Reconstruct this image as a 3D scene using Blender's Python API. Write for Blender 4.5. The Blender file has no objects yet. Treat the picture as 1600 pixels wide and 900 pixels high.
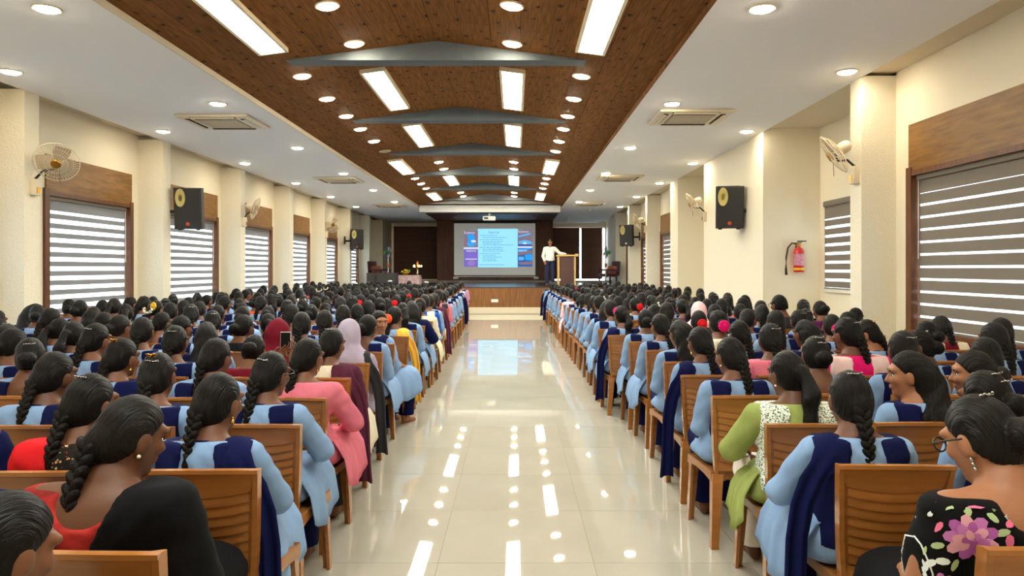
import bpy, bmesh, math, random
import numpy as np
from mathutils import Vector, Matrix, Euler

random.seed(11)
PI = math.pi
SC = bpy.context.scene
COL = SC.collection
CAMZ = 1.57                      # eye height of the photographer

# ------------------------------------------------------------ camera, world, exposure
cam = bpy.data.cameras.new('camera'); camo = bpy.data.objects.new('camera', cam); COL.objects.link(camo)
cam.sensor_width = 36; cam.lens = 1126 / 1600 * 36
cam.shift_x = -5 / 1600; cam.shift_y = -30 / 1600
cam.clip_start = 0.05; cam.clip_end = 200
camo.location = (0, 0, CAMZ); camo.rotation_euler = (PI / 2, 0, 0)
SC.camera = camo

world = bpy.data.worlds.new('overcast_sky'); SC.world = world; world.use_nodes = True
wn = world.node_tree.nodes
wn['Background'].inputs[0].default_value = (0.86, 0.93, 1.0, 1)
wn['Background'].inputs[1].default_value = 9.0

SC.view_settings.view_transform = 'Standard'
SC.view_settings.look = 'None'
SC.view_settings.exposure = 0.95
SC.view_settings.gamma = 1.0
SC.view_settings.use_curve_mapping = False
E_ROUND = 78.0                   # round downlights
E_PANEL = 20.0                   # long panel lights
E_SLIDE = 0.62

# ------------------------------------------------------------ materials
MATS = {}
def mat(name, col, rough=0.5, metal=0.0, spec=0.5, emit=None, estr=0.0, coat=0.0, vary=0.0, noise=None, bump=None, alpha=None, sheen=0.0):
    """principled material; vary = per-object brightness spread; noise=(scale xyz, amount); bump=(scale xyz, strength)"""
    if name in MATS: return MATS[name]
    m = bpy.data.materials.new(name); m.use_nodes = True
    nt = m.node_tree; b = nt.nodes['Principled BSDF']
    b.inputs['Base Color'].default_value = (*col, 1)
    b.inputs['Roughness'].default_value = rough
    b.inputs['Metallic'].default_value = metal
    b.inputs['Specular IOR Level'].default_value = spec
    b.inputs['Coat Weight'].default_value = coat
    b.inputs['Sheen Weight'].default_value = sheen
    if emit:
        b.inputs['Emission Color'].default_value = (*emit, 1); b.inputs['Emission Strength'].default_value = estr
    src = None
    def rgbnode():
        n = nt.nodes.new('ShaderNodeRGB'); n.outputs[0].default_value = (*col, 1); return n.outputs[0]
    def coords(sc):
        tc = nt.nodes.new('ShaderNodeTexCoord'); mp = nt.nodes.new('ShaderNodeMapping')
        mp.inputs['Scale'].default_value = sc; nt.links.new(tc.outputs['Object'], mp.inputs[0]); return mp.outputs[0]
    if noise:
        n = nt.nodes.new('ShaderNodeTexNoise'); n.inputs['Scale'].default_value = 1.0; n.inputs['Detail'].default_value = 5
        nt.links.new(coords(noise[0]), n.inputs['Vector'])
        r = nt.nodes.new('ShaderNodeMapRange'); r.inputs['From Min'].default_value = .3; r.inputs['From Max'].default_value = .7
        r.inputs['To Min'].default_value = 1 - noise[1]; r.inputs['To Max'].default_value = 1 + noise[1]
        nt.links.new(n.outputs['Fac'], r.inputs[0])
        h = nt.nodes.new('ShaderNodeHueSaturation'); h.inputs['Color'].default_value = (*col, 1)
        nt.links.new(r.outputs[0], h.inputs['Value']); src = h.outputs[0]
    if vary:
        oi = nt.nodes.new('ShaderNodeObjectInfo')
        r = nt.nodes.new('ShaderNodeMapRange'); r.inputs['To Min'].default_value = 1 - vary; r.inputs['To Max'].default_value = 1 + vary
        nt.links.new(oi.outputs['Random'], r.inputs[0])
        h = nt.nodes.new('ShaderNodeHueSaturation')
        nt.links.new(src or rgbnode(), h.inputs['Color']); nt.links.new(r.outputs[0], h.inputs['Value']); src = h.outputs[0]
    if src: nt.links.new(src, b.inputs['Base Color'])
    if bump:
        n = nt.nodes.new('ShaderNodeTexNoise'); n.inputs['Scale'].default_value = 1.0; n.inputs['Detail'].default_value = 4
        nt.links.new(coords(bump[0]), n.inputs['Vector'])
        bp = nt.nodes.new('ShaderNodeBump'); bp.inputs['Strength'].default_value = bump[1]; bp.inputs['Distance'].default_value = .01
        nt.links.new(n.outputs['Fac'], bp.inputs['Height']); nt.links.new(bp.outputs[0], b.inputs['Normal'])
    MATS[name] = m
    return m

def S(r, g, b):                  # sRGB 0-255 to linear
    f = lambda c: (c / 255 / 12.92) if c <= 10 else ((c / 255 + .055) / 1.055) ** 2.4
    return (f(r), f(g), f(b))

def dark_flecks(m, base, dark, scale, lo, hi, grain=(60, 3, 60)):
    """printed wood: long grain plus clustered dark knots"""
    nt = m.node_tree; b = nt.nodes['Principled BSDF']
    tc = nt.nodes.new('ShaderNodeTexCoord')
    mp = nt.nodes.new('ShaderNodeMapping'); mp.inputs['Scale'].default_value = grain; nt.links.new(tc.outputs['Object'], mp.inputs[0])
    n = nt.nodes.new('ShaderNodeTexNoise'); n.inputs['Scale'].default_value = 1; n.inputs['Detail'].default_value = 6; nt.links.new(mp.outputs[0], n.inputs['Vector'])
    cr = nt.nodes.new('ShaderNodeValToRGB')
    cr.color_ramp.elements[0].position = .32; cr.color_ramp.elements[0].color = (*[c * .68 for c in base], 1)
    cr.color_ramp.elements[1].position = .7; cr.color_ramp.elements[1].color = (*[c * 1.25 for c in base], 1)
    nt.links.new(n.outputs['Fac'], cr.inputs[0])
    col = cr.outputs[0]
    if dark:
        mp2 = nt.nodes.new('ShaderNodeMapping'); mp2.inputs['Scale'].default_value = scale; nt.links.new(tc.outputs['Object'], mp2.inputs[0])
        v = nt.nodes.new('ShaderNodeTexVoronoi'); v.inputs['Scale'].default_value = 1; nt.links.new(mp2.outputs[0], v.inputs['Vector'])
        n2 = nt.nodes.new('ShaderNodeTexNoise'); n2.inputs['Scale'].default_value = .35; nt.links.new(mp2.outputs[0], n2.inputs['Vector'])
        add = nt.nodes.new('ShaderNodeMath'); add.operation = 'MULTIPLY_ADD'; add.inputs[1].default_value = -.9; nt.links.new(n2.outputs['Fac'], add.inputs[0]); nt.links.new(v.outputs['Distance'], add.inputs[2])
        r = nt.nodes.new('ShaderNodeMapRange'); r.inputs['From Min'].default_value = lo; r.inputs['From Max'].default_value = hi; nt.links.new(add.outputs[0], r.inputs[0])
        mx = nt.nodes.new('ShaderNodeMix'); mx.data_type = 'RGBA'; mx.inputs[6].default_value = (*dark, 1)
        nt.links.new(r.outputs[0], mx.inputs[0]); nt.links.new(col, mx.inputs[7]); col = mx.outputs[2]
    oi = nt.nodes.new('ShaderNodeObjectInfo'); rr = nt.nodes.new('ShaderNodeMapRange'); rr.inputs['To Min'].default_value = .88; rr.inputs['To Max'].default_value = 1.1
    nt.links.new(oi.outputs['Random'], rr.inputs[0])
    h = nt.nodes.new('ShaderNodeHueSaturation'); nt.links.new(col, h.inputs['Color']); nt.links.new(rr.outputs[0], h.inputs['Value'])
    nt.links.new(h.outputs[0], b.inputs['Base Color'])
    return m

M_WALL = mat('cream_paint', (.88, .80, .63), .75, bump=((6, 6, 6), .15))
M_PILLAR = mat('cream_texture_paint', (.88, .81, .65), .8, bump=((45, 45, 45), .9))
M_CEIL = mat('white_ceiling_paint', (.90, .90, .89), .8)
M_POCKET = mat('beige_paint_with_gloom', (.72, .63, .47), .8)  # beige carries the gloom of the side pockets; also coats one recess edge
M_TILE = mat('polished_floor_tile', (.47, .435, .36), .02, spec=.55, vary=.03, noise=((2.2, 2.2, 2.2), .04))
M_GROUT = mat('tile_grout', (.26, .22, .17), .8)
M_PLANK = dark_flecks(mat('printed_wood_ceiling', (.2, .07, .02), .8, spec=.12), S(130, 86, 44), S(52, 37, 30), (8, 5, 8), -.36, -.18)
M_RECESS = mat('dark_recess', (.08, .035, .015), .8)
M_FIN = mat('grey_fin_paint', S(98, 106, 112), .85, bump=((30, 30, 30), .3), noise=((8, 8, 8), .06))
M_WIN = dark_flecks(mat('brown_window_wood', (.2, .08, .02), .4, spec=.4), S(104, 62, 32), None, None, 0, 0, (30, 30, 3))
M_HEAD = dark_flecks(mat('golden_brown_laminate', (.25, .12, .03), .38, spec=.4), S(134, 92, 38), None, None, 0, 0, (3, 3, 22))
M_STAGE = dark_flecks(mat('stage_front_laminate', (.25, .12, .03), .4, spec=.4), S(134, 88, 46), S(92, 56, 28), (30, 3, 1.2), -.5, -.1, (40, 3, 2))
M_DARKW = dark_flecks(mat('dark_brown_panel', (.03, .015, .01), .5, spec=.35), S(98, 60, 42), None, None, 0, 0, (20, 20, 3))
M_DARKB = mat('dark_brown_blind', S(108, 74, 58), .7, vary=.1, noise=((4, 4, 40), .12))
def backlit(m, amount):
    nt = m.node_tree; b = nt.nodes['Principled BSDF']; t = nt.nodes.new('ShaderNodeBsdfTranslucent'); mx = nt.nodes.new('ShaderNodeMixShader'); t.inputs[0].default_value = (*S(150, 100, 76), 1)
    mx.inputs[0].default_value = amount; nt.links.new(b.outputs[0], mx.inputs[1]); nt.links.new(t.outputs[0], mx.inputs[2]); nt.links.new(mx.outputs[0], nt.nodes['Material Output'].inputs[0])
backlit(M_DARKB, .02)  # translucency added so sky light behind brightens the dark slats
M_GRANITE = mat('dark_stage_floor', S(70, 68, 70), .25, noise=((20, 20, 20), .15))
M_WHITEP = mat('white_plastic', S(232, 230, 222), .35)
M_CREAMP = mat('cream_plastic', S(228, 214, 186), .4)
M_BLACK = mat('black_plastic', (.012, .012, .012), .45)
M_BLACKC = mat('black_cabinet', (.014, .014, .014), .6, bump=((200, 200, 200), .2))
M_GRILLE = mat('black_speaker_grille', (.02, .02, .02), .55, noise=((150, 150, 150), .6))
M_BRASS = mat('brass', S(190, 140, 60), .3, metal=1)
M_GOLD = mat('gold_trim', S(230, 180, 80), .22, metal=1)
M_CHROME = mat('bright_metal', S(180, 180, 182), .25, metal=1)
M_ROUND = mat('warm_lamp_glow', (1, .9, .7), .5, emit=(1.0, .87, .63), estr=E_ROUND)
M_PANELE = mat('cool_panel_glow', (1, 1, 1), .5, emit=(.9, 1.0, .97), estr=E_PANEL)
M_RIM = mat('lamp_rim', S(240, 226, 190), .4)
M_OFF = mat('unlit_diffuser', S(190, 180, 165), .5)
M_FLAME = mat('oil_flame', (1, .6, .2), .5, emit=(1, .55, .15), estr=14)
M_RED = mat('red_enamel', S(205, 28, 32), .28, coat=.4)
M_YEL = mat('yellow_band', S(235, 190, 40), .4)
M_RUBBER = mat('black_rubber', (.015, .015, .015), .5)
M_LABEL = mat('printed_label', S(205, 140, 160), .5, noise=((60, 60, 40), .4))
M_BADGE = mat('orange_badge', S(200, 70, 40), .4)
M_GREEN = mat('green_plastic', S(30, 150, 50), .4)
M_MAROON = mat('maroon_velvet', S(70, 18, 30), .8, sheen=.3)
M_ORANGEC = mat('ochre_cushion', S(160, 90, 60), .8)
M_PINKCL = mat('pale_pink_tablecloth', S(190, 160, 160), .85, noise=((14, 14, 14), .25))
M_PINE = mat('pale_pine_edge', S(222, 180, 112), .45)
M_LECT = mat('brown_lectern_panel', S(88, 58, 48), .5, noise=((4, 4, 30), .1))
M_SCREEN = mat('screen_with_spill_glow', S(236, 236, 232), .9, emit=(.5, .49, .46), estr=.12)  # plain sheet emits faint grey, standing in for projector spill
M_SLAT = {}
def blind_mats():
    for nm, col, tr in (('grey_blind_band', S(140, 132, 122), .10), ('grey_blind_band_cool', S(156, 158, 162), .14), ('sheer_blind_fabric', S(235, 238, 240), .85)):
        m = bpy.data.materials.new(nm); m.use_nodes = True; nt = m.node_tree; nt.nodes.clear()
        o = nt.nodes.new('ShaderNodeOutputMaterial'); d = nt.nodes.new('ShaderNodeBsdfDiffuse'); t = nt.nodes.new('ShaderNodeBsdfTranslucent'); mx = nt.nodes.new('ShaderNodeMixShader')
        d.inputs[0].default_value = (*col, 1); t.inputs[0].default_value = (*col, 1); mx.inputs[0].default_value = tr
        nt.links.new(d.outputs[0], mx.inputs[1]); nt.links.new(t.outputs[0], mx.inputs[2]); nt.links.new(mx.outputs[0], o.inputs[0])
        M_SLAT[nm] = m
blind_mats()
def pane_mat():
    m = bpy.data.materials.new('window_glass'); m.use_nodes = True; nt = m.node_tree; nt.nodes.clear()
    o = nt.nodes.new('ShaderNodeOutputMaterial'); t = nt.nodes.new('ShaderNodeBsdfTransparent'); g = nt.nodes.new('ShaderNodeBsdfGlossy'); mx = nt.nodes.new('ShaderNodeMixShader'); fr = nt.nodes.new('ShaderNodeFresnel')
    g.inputs['Roughness'].default_value = .02; t.inputs[0].default_value = (.93, .96, .96, 1)
    nt.links.new(fr.outputs[0], mx.inputs[0]); nt.links.new(t.outputs[0], mx.inputs[1]); nt.links.new(g.outputs[0], mx.inputs[2]); nt.links.new(mx.outputs[0], o.inputs[0])
    return m
M_PANE = pane_mat()
def chair_mat():
    m = mat('caramel_chair_plastic', S(158, 101, 48), .24, spec=.6, vary=.08, noise=((5, 5, 26), .14))
    return m
M_CHAIR = chair_mat()
M_SKIN = mat('brown_skin', S(108, 68, 46), .5, spec=.35, vary=.22, noise=((9, 9, 9), .05))
M_SKIN2 = mat('light_brown_skin', S(158, 106, 76), .5, spec=.35, noise=((9, 9, 9), .05))
M_HAIR = mat('black_hair', (.006, .0048, .0042), .4, spec=.18, vary=.3, bump=((300, 22, 22), .9))
M_HAIRB = mat('black_braided_hair', (.006, .0048, .0042), .42, spec=.18, bump=((240, 240, 60), .8))
M_BLUE = mat('pale_blue_cotton', S(130, 160, 200), .88, spec=.2, vary=.07, noise=((12, 12, 5), .08), bump=((14, 14, 5), .5))
M_NAVY = mat('navy_cotton', S(14, 20, 64), .9, spec=.12, vary=.1, noise=((10, 10, 5), .1), bump=((14, 14, 6), .4))
M_EYEW = mat('eye_white', S(235, 230, 225), .25); M_EYED = mat('dark_iris', (.01, .006, .004), .2)
M_LIP = mat('lip', S(150, 75, 70), .45)
FAB = {}
def fab(name, rgb, n=.1, rough=.85, sc=(12, 12, 6)):
    if name not in FAB: FAB[name] = mat(name + '_fabric', S(*rgb), rough, spec=.12, noise=(sc, n), bump=((14, 14, 6), .4))
    return FAB[name]
fab('pink_kurta', (216, 116, 136)); fab('redblouse', (150, 40, 36), .6, sc=(9, 9, 16)); fab('cream_kurta', (230, 220, 196)); fab('lavender', (172, 160, 182)); fab('maroon', (110, 20, 38)); fab('maroon_dupatta', (86, 40, 60))
fab('lime', (150, 162, 92)); fab('white_cotton', (238, 234, 226)); fab('red', (205, 30, 36)); fab('black', (16, 15, 18)); fab('hot_pink', (225, 25, 110)); fab('blush', (232, 200, 196))
fab('mustard', (230, 176, 70)); fab('baby_pink', (236, 196, 200)); fab('orange', (236, 90, 50)); fab('teal', (40, 120, 130)); fab('plum', (90, 30, 80)); fab('royal_blue', (40, 80, 170)); fab('charcoal', (50, 50, 54)); fab('salmon', (226, 120, 110))

def printed(name, ground, spots, scale, th):
    m = mat(name, S(*ground), .85, spec=.15); nt = m.node_tree; b = nt.nodes['Principled BSDF']
    tc = nt.nodes.new('ShaderNodeTexCoord'); prev = None
    for i, (c, s) in enumerate(zip(spots, scale)):
        v = nt.nodes.new('ShaderNodeTexVoronoi'); v.inputs['Scale'].default_value = s; mp = nt.nodes.new('ShaderNodeMapping'); mp.inputs['Location'].default_value = (i * 1.7, i, 0)
        n = nt.nodes.new('ShaderNodeTexNoise'); n.inputs['Scale'].default_value = s * 1.5
        nt.links.new(tc.outputs['Object'], mp.inputs[0]); nt.links.new(mp.outputs[0], v.inputs['Vector']); nt.links.new(mp.outputs[0], n.inputs['Vector'])
        a = nt.nodes.new('ShaderNodeMath'); a.operation = 'MULTIPLY_ADD'; a.inputs[1].default_value = .5; nt.links.new(n.outputs['Fac'], a.inputs[0]); nt.links.new(v.outputs['Distance'], a.inputs[2])
        l = nt.nodes.new('ShaderNodeMath'); l.operation = 'LESS_THAN'; l.inputs[1].default_value = th[i]; nt.links.new(a.outputs[0], l.inputs[0])
        mx = nt.nodes.new('ShaderNodeMix'); mx.data_type = 'RGBA'; nt.links.new(l.outputs[0], mx.inputs[0])
        if prev: nt.links.new(prev, mx.inputs[6])
        else: mx.inputs[6].default_value = (*S(*ground), 1)
        mx.inputs[7].default_value = (*S(*c), 1); prev = mx.outputs[2]
    nt.links.new(prev, b.inputs['Base Color'])
    return m
FAB['leaf_print'] = printed('leaf_print_scarf', (236, 238, 228), [(70, 105, 90), (120, 150, 130)], [85, 110], [.62, .56])
FAB['paisley'] = printed('paisley_blouse', (30, 26, 22), [(200, 170, 110), (170, 60, 50)], [55, 70], [.5, .42])
FAB['embroidered'] = printed('embroidered_blouse', (14, 13, 16), [(168, 190, 140), (230, 110, 150)], [22, 30], [.30, .28])
FAB['black_gold'] = printed('black_gold_print', (20, 20, 30), [(190, 180, 150)], [26], [.42])
FAB['cream_stripe'] = printed('cream_print', (226, 214, 184), [(150, 130, 100)], [40], [.36])
FAB['pink_floral'] = printed('pink_floral', (240, 200, 210), [(225, 90, 130)], [30], [.5])

# ------------------------------------------------------------ mesh helpers
class MB:
    def __init__(s): s.v = []; s.f = []
    def add(s, vs, fs, M=None):
        o = len(s.v)
        s.v.extend([tuple(M @ Vector(v)) for v in vs] if M is not None else [tuple(v) for v in vs])
        s.f.extend([tuple(i + o for i in f) for f in fs]); return s
    def box(s, x0, x1, y0, y1, z0, z1, M=None):
        return s.add([(x0, y0, z0), (x1, y0, z0), (x1, y1, z0), (x0, y1, z0), (x0, y0, z1), (x1, y0, z1), (x1, y1, z1), (x0, y1, z1)],
                     [(0, 3, 2, 1), (4, 5, 6, 7), (0, 1, 5, 4), (1, 2, 6, 5), (2, 3, 7, 6), (3, 0, 4, 7)], M)
    def cbox(s, x0, x1, y0, y1, z0, z1, c=.01, M=None):
        """box with chamfered edges"""
        bm = bmesh.new(); bmesh.ops.create_cube(bm, size=1)
        for v in bm.verts: v.co = Vector(((x0 + x1) / 2 + v.co.x * (x1 - x0), (y0 + y1) / 2 + v.co.y * (y1 - y0), (z0 + z1) / 2 + v.co.z * (z1 - z0)))
        bmesh.ops.bevel(bm, geom=bm.edges[:], offset=c, segments=2, affect='EDGES', profile=.5)
        s.add([v.co.copy() for v in bm.verts], [[v.index for v in f.verts] for f in bm.faces], M); bm.free(); return s
    def ring(s, rings, close=True, cap=True, M=None):
        """loft a list of equal-length rings"""
        n = len(rings[0]); vs = [p for r in rings for p in r]; fs = []
        for i in range(len(rings) - 1):
            for j in range(n if close else n - 1):
                a, b = i * n + j, i * n + (j + 1) % n
                fs.append((a, b, b + n, a + n))
        if cap and close:
            fs.append(tuple(range(n))[::-1]); fs.append(tuple((len(rings) - 1) * n + j for j in range(n)))
        return s.add(vs, fs, M)
    def lathe(s, prof, n=16, M=None, sx=1, sy=1):
        return s.ring([[(r * sx * math.cos(2 * PI * j / n), r * sy * math.sin(2 * PI * j / n), z) for j in range(n)] for r, z in prof], M=M)
    def tube(s, pts, r, n=8, cap=True):
        pts = [Vector(p) for p in pts]; rs = r if isinstance(r, (list, tuple)) else [r] * len(pts)
        rings = []; up = Vector((0, 0, 1))
        for i, p in enumerate(pts):
            t = (pts[min(i + 1, len(pts) - 1)] - pts[max(i - 1, 0)]).normalized()
            a = t.cross(up)
            if a.length < .05: a = t.cross(Vector((1, 0, 0)))
            a.normalize(); b = t.cross(a).normalized()
            rings.append([p + (a * math.cos(2 * PI * j / n) + b * math.sin(2 * PI * j / n)) * rs[i] for j in range(n)])
        return s.ring(rings, cap=cap)
    def ell(s, c, r, n=10, m=6, M=None):
        L = Matrix.Translation(c) @ (M.to_4x4() if M is not None else Matrix.Identity(4))
        vs = [(0, 0, r[2])]; fs = []
        for i in range(1, m):
            t = PI * i / m
            vs += [(r[0] * math.sin(t) * math.cos(2 * PI * j / n), r[1] * math.sin(t) * math.sin(2 * PI * j / n), r[2] * math.cos(t)) for j in range(n)]
        vs.append((0, 0, -r[2]))
        for j in range(n):
            fs.append((0, 1 + j, 1 + (j + 1) % n))
            for i in range(m - 2):
                a, b = 1 + i * n + j, 1 + i * n + (j + 1) % n
                fs.append((a, a + n, b + n, b))
            a, b = 1 + (m - 2) * n + j, 1 + (m - 2) * n + (j + 1) % n
            fs.append((a, len(vs) - 1, b))
        return s.add(vs, fs, L)
    def mesh(s, name, m, smooth=False):
        me = bpy.data.meshes.new(name); me.from_pydata(s.v, [], s.f); me.materials.append(m)
        if smooth is not False:
            me.polygons.foreach_set('use_smooth', [True] * len(me.polygons))
            if smooth is not True:
                me.set_sharp_from_angle(angle=math.radians(smooth))
        me.update(); return me

def ob(name, me, m=None, parent=None, M=None, loc=None):
    o = bpy.data.objects.new(name, me); COL.objects.link(o)
    if m is not None and me.materials[0] is not m:
        o.material_slots[0].link = 'OBJECT'; o.material_slots[0].material = m
    if parent is not None: o.parent = parent
    if M is not None: o.matrix_basis = M
    if loc is not None: o.location = loc
    return o
def thing(name, label, cat, loc=(0, 0, 0), rz=0, group=None, s=1):
    o = bpy.data.objects.new(name, None); COL.objects.link(o); o.empty_display_size = .1
    o.location = loc; o.rotation_euler = (0, 0, rz); o.scale = (s, s, s)
    return tag(o, label, cat, group)
def tag(o, label, cat, group=None):
    o['label'] = label; o['category'] = cat
    if group: o['group'] = group
    return o
def struct(o): o['kind'] = 'structure'; return o
ORD = 'zeroth first second third fourth fifth sixth seventh eighth ninth tenth eleventh twelfth thirteenth fourteenth fifteenth sixteenth seventeenth eighteenth nineteenth twentieth'.split()
ORD += ['twenty-' + o for o in ORD[1:10]] + ['thirtieth']

# ------------------------------------------------------------ room shell
K = 1.137                        # size of the hall against the first survey
zk = lambda z: 1.57 + (z - 1.57) * K
ZC = CAMZ + 2.035 * K            # false ceiling
XL, XR, XC = -5.6 * K, 3.68 * K, -.83 * K    # pillar faces and hall centre line
WL, WR = -6.0 * K, 4.05 * K      # window walls
Y0, YEND = -2.6, 23.6 * K        # behind the camera; end of the wood vault
YST, YBACK = 25.3, 32.1 * K      # stage front; back wall
XO_ = 5.2 * K
HST = .92                        # stage height
EAVE, RIDGE = ZC + .055, CAMZ + 2.39 * K
HALF = 2.35 * K
floor = struct(ob('floor', MB().box(WL - .3, XO_, Y0, YBACK + .3, -.12, -.0025).mesh('floor', M_GROUT)))
TP = .83
tm = MB().box(.0015, TP - .0015, .0015, TP - .0015, -.012, 0).mesh('tile', M_TILE)
far = MB()
for i in range(-9, 7):
    for j in range(-7, 27):
        x, y = -.411 + i * TP, 3.846 + j * TP
        if x > 5.2 or x < WL - .6 or y + TP > YST + .1: continue
        if -2 <= i <= 2 and j >= -4 and len(floor.children) < 290: ob('tile', tm, None, floor, loc=(x, y, 0))
        else: far.box(x + .0015, x + TP - .0015, y + .0015, y + TP - .0015, -.012, 0)
o = ob('tile_field', far.mesh('tile_field', M_TILE), None, floor); o['kind'] = 'stuff'

# ceiling: white false ceiling with the wood vault let into it
mb = MB()
mb.box(XL, XC - HALF, Y0, YEND, ZC, ZC + .1); mb.box(XC + HALF, XR, Y0, YEND, ZC, ZC + .1)
mb.box(XL, XR, YEND, YBACK, ZC, ZC + .1)
ceiling = struct(ob('ceiling', mb.mesh('ceiling', M_CEIL)))
mb = MB().box(WL - .25, XO_ + .1, Y0 - .1, YBACK + .2, ZC + .55, ZC + .65)
mb.box(WL - .1, XL + .02, Y0, YBACK, ZC + .1, ZC + .14); mb.box(XR - .02, XO_, Y0, YBACK, ZC + .06, ZC + .14)
ob('ceiling_slab', mb.mesh('ceiling_slab', M_POCKET), None, ceiling)
# recess edges
struct(ob('trim_1', MB().box(XC - HALF - .012, XC - HALF + .004, Y0, YEND, ZC - .012, EAVE + .02).mesh('trim', M_POCKET)))
struct(ob('trim_2', MB().box(XC + HALF - .004, XC + HALF + .008, Y0, YEND, ZC - .004, EAVE + .02).mesh('trim', M_PLANK)))
def roof_z(x): return EAVE + (RIDGE - EAVE) * (1 - abs(x - XC) / HALF)
# planks on both slopes
NB, LB = 8, 2.6
w = HALF / NB
sl = math.atan2(RIDGE - EAVE, HALF); ws = w / math.cos(sl)
pm = MB().box(.0025, ws - .0025, .002, LB - .002, 0, .014).mesh('plank', M_PLANK)
for side in (0, 1):
    for i in range(NB):
        off = (i % 2) * .5 * LB
        y = Y0 - off
        while y < YEND - .01:
            l = min(LB, YEND - y)
            xa = XC - HALF + i * w if side == 0 else XC + HALF - (i + 1) * w
            M = Matrix.Translation((xa, y, roof_z(xa))) @ Matrix.Rotation(-sl if side == 0 else sl, 4, 'Y')
            if y < 3.0 and y + l < 3.0: y += LB; continue     # above and behind the photographer
            o = ob('plank', pm, None, ceiling, M)
            if l < LB: o.scale = (1, l / LB, 1)
            y += LB
mb = MB()
mb.add([(XC - HALF, Y0, EAVE + .02), (XC, Y0, RIDGE + .02), (XC + HALF, Y0, EAVE + .02), (XC - HALF, YEND, EAVE + .02), (XC, YEND, RIDGE + .02), (XC + HALF, YEND, EAVE + .02)], [(0, 1, 4, 3), (1, 2, 5, 4)])
ob('plank_backing', mb.mesh('plank_backing', M_RECESS), None, ceiling)
mb = MB(); t = YEND
mb.add([(XC - HALF, t, ZC), (XC + HALF, t, ZC), (XC + HALF, t, EAVE + .03), (XC, t, RIDGE + .03), (XC - HALF, t, EAVE + .03),
        (XC - HALF, t + .1, ZC), (XC + HALF, t + .1, ZC), (XC + HALF, t + .1, EAVE + .03), (XC, t + .1, RIDGE + .03), (XC - HALF, t + .1, EAVE + .03)],
       [(0, 1, 2, 3, 4), (9, 8, 7, 6, 5), (0, 5, 6, 1), (1, 6, 7, 2), (2, 7, 8, 3), (3, 8, 9, 4), (4, 9, 5, 0)])
struct(ob('wall_vault_end', mb.mesh('wall_vault_end', M_CEIL)))
struct(ob('ceiling_end_beam', MB().box(XC - HALF + .05, XC + HALF - .05, YEND - .02, YEND + .1, ZC - .2, ZC + .05).mesh('ceiling_end_beam', M_CEIL)))
# grey triangular fins
FZ = RIDGE - .205 * K; FW = HALF * (RIDGE - FZ) / (RIDGE - EAVE)
mb = MB(); e = .003
tri = lambda y: [(-FW, y, FZ), (FW, y, FZ), (FW + .0, y, FZ + .012), (0, y, RIDGE - e), (-FW, y, FZ + .012)]
mb.ring([tri(-.125), tri(.125)])
fm = mb.mesh('fin', M_FIN)
FINS = [y * K for y in (7.65, 10.72, 13.8, 16.85, 19.9, 23.0)]
for k, y in enumerate(FINS):
    tag(ob('ceiling_fin', fm, loc=(XC, y, -.002)), f'grey triangular ceiling fin under the wood vault, {ORD[k + 1]} from the back of the hall', 'ceiling fin', 'triangular fins across the wooden ceiling')

# walls with window openings
SILL, WTOP, HTOP = zk(.95), zk(2.55), zk(3.04)
LWIN = [((2.69 + 3.24 * k) * K, (4.78 + 3.24 * k) * K) for k in range(0, 8)]          # left window bays
RWIN = [(a * K, b * K) for a, b in ((2.1, 4.2), (5.3, 7.4), (17.9, 20.0), (20.85, 23.05), (23.85, 26.1))]
def wall_with_openings(name, x0, x1, ya, yb, wins, m, top=ZC + .12, sill=SILL, wtop=WTOP):
    mb = MB(); y = ya
    for a, b in wins:
        mb.box(x0, x1, y, a, 0, top); mb.box(x0, x1, a, b, 0, sill); mb.box(x0, x1, a, b, wtop, top); y = b
    mb.box(x0, x1, y, yb, 0, top)
    return struct(ob(name, mb.mesh(name, m)))
wall_with_openings('wall_left', WL - .25, WL, Y0, YBACK, LWIN, M_WALL)
wall_with_openings('wall_right', WR, WR + .25, Y0, 7.9 * K, RWIN[:2], M_WALL)
wall_with_openings('wall_right_far', WR, WR + .25, 17.1 * K, YBACK, RWIN[2:], M_WALL)
XP = 4.53 * K
wall_with_openings('wall_right_alcove', XP, XP + .25, 7.7 * K, 10.75 * K, [(9.2 * K, 10.47 * K)], M_WALL, ZC + .06, zk(1.28), zk(2.52))
struct(ob('wall_alcove_side', MB().box(WR, XP + .2, 7.66 * K, 7.9 * K, 0, ZC + .06).mesh('w', M_PILLAR)))
struct(ob('wall_speaker_block', MB().box(XR, XP + .25, 10.7 * K, 14.05 * K, 0, ZC + .06).mesh('w', M_WALL)))
struct(ob('wall_niche', MB().box(XP, XP + .2, 14.05 * K, 16.3 * K, 0, ZC + .06).mesh('w', M_WALL)))
struct(ob('wall_plain_block', MB().box(XR, XP + .2, 16.3 * K, 17.1 * K, 0, ZC + .06).mesh('w', M_WALL)))
struct(ob('wall_back', MB().box(WL - .25, XO_, Y0 - .2, Y0, 0, ZC + .6).mesh('w', M_WALL)))
k = 0
for y in [(1.74 + 3.24 * i) * K for i in range(0, 9)]:
    k += 1; struct(ob('wall_pillar', MB().box(WL - .02, XL, y, y + .29, 0, ZC + .02).mesh('wall_pillar', M_PILLAR)))
for y in (1.5 * K, 4.6 * K, 7.66 * K, 20.1 * K, 23.3 * K, 26.4 * K):
    struct(ob('wall_pillar', MB().box(XR, WR + .02, y, y + .29, 0, ZC + .02).mesh('wall_pillar', M_PILLAR)))

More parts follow.
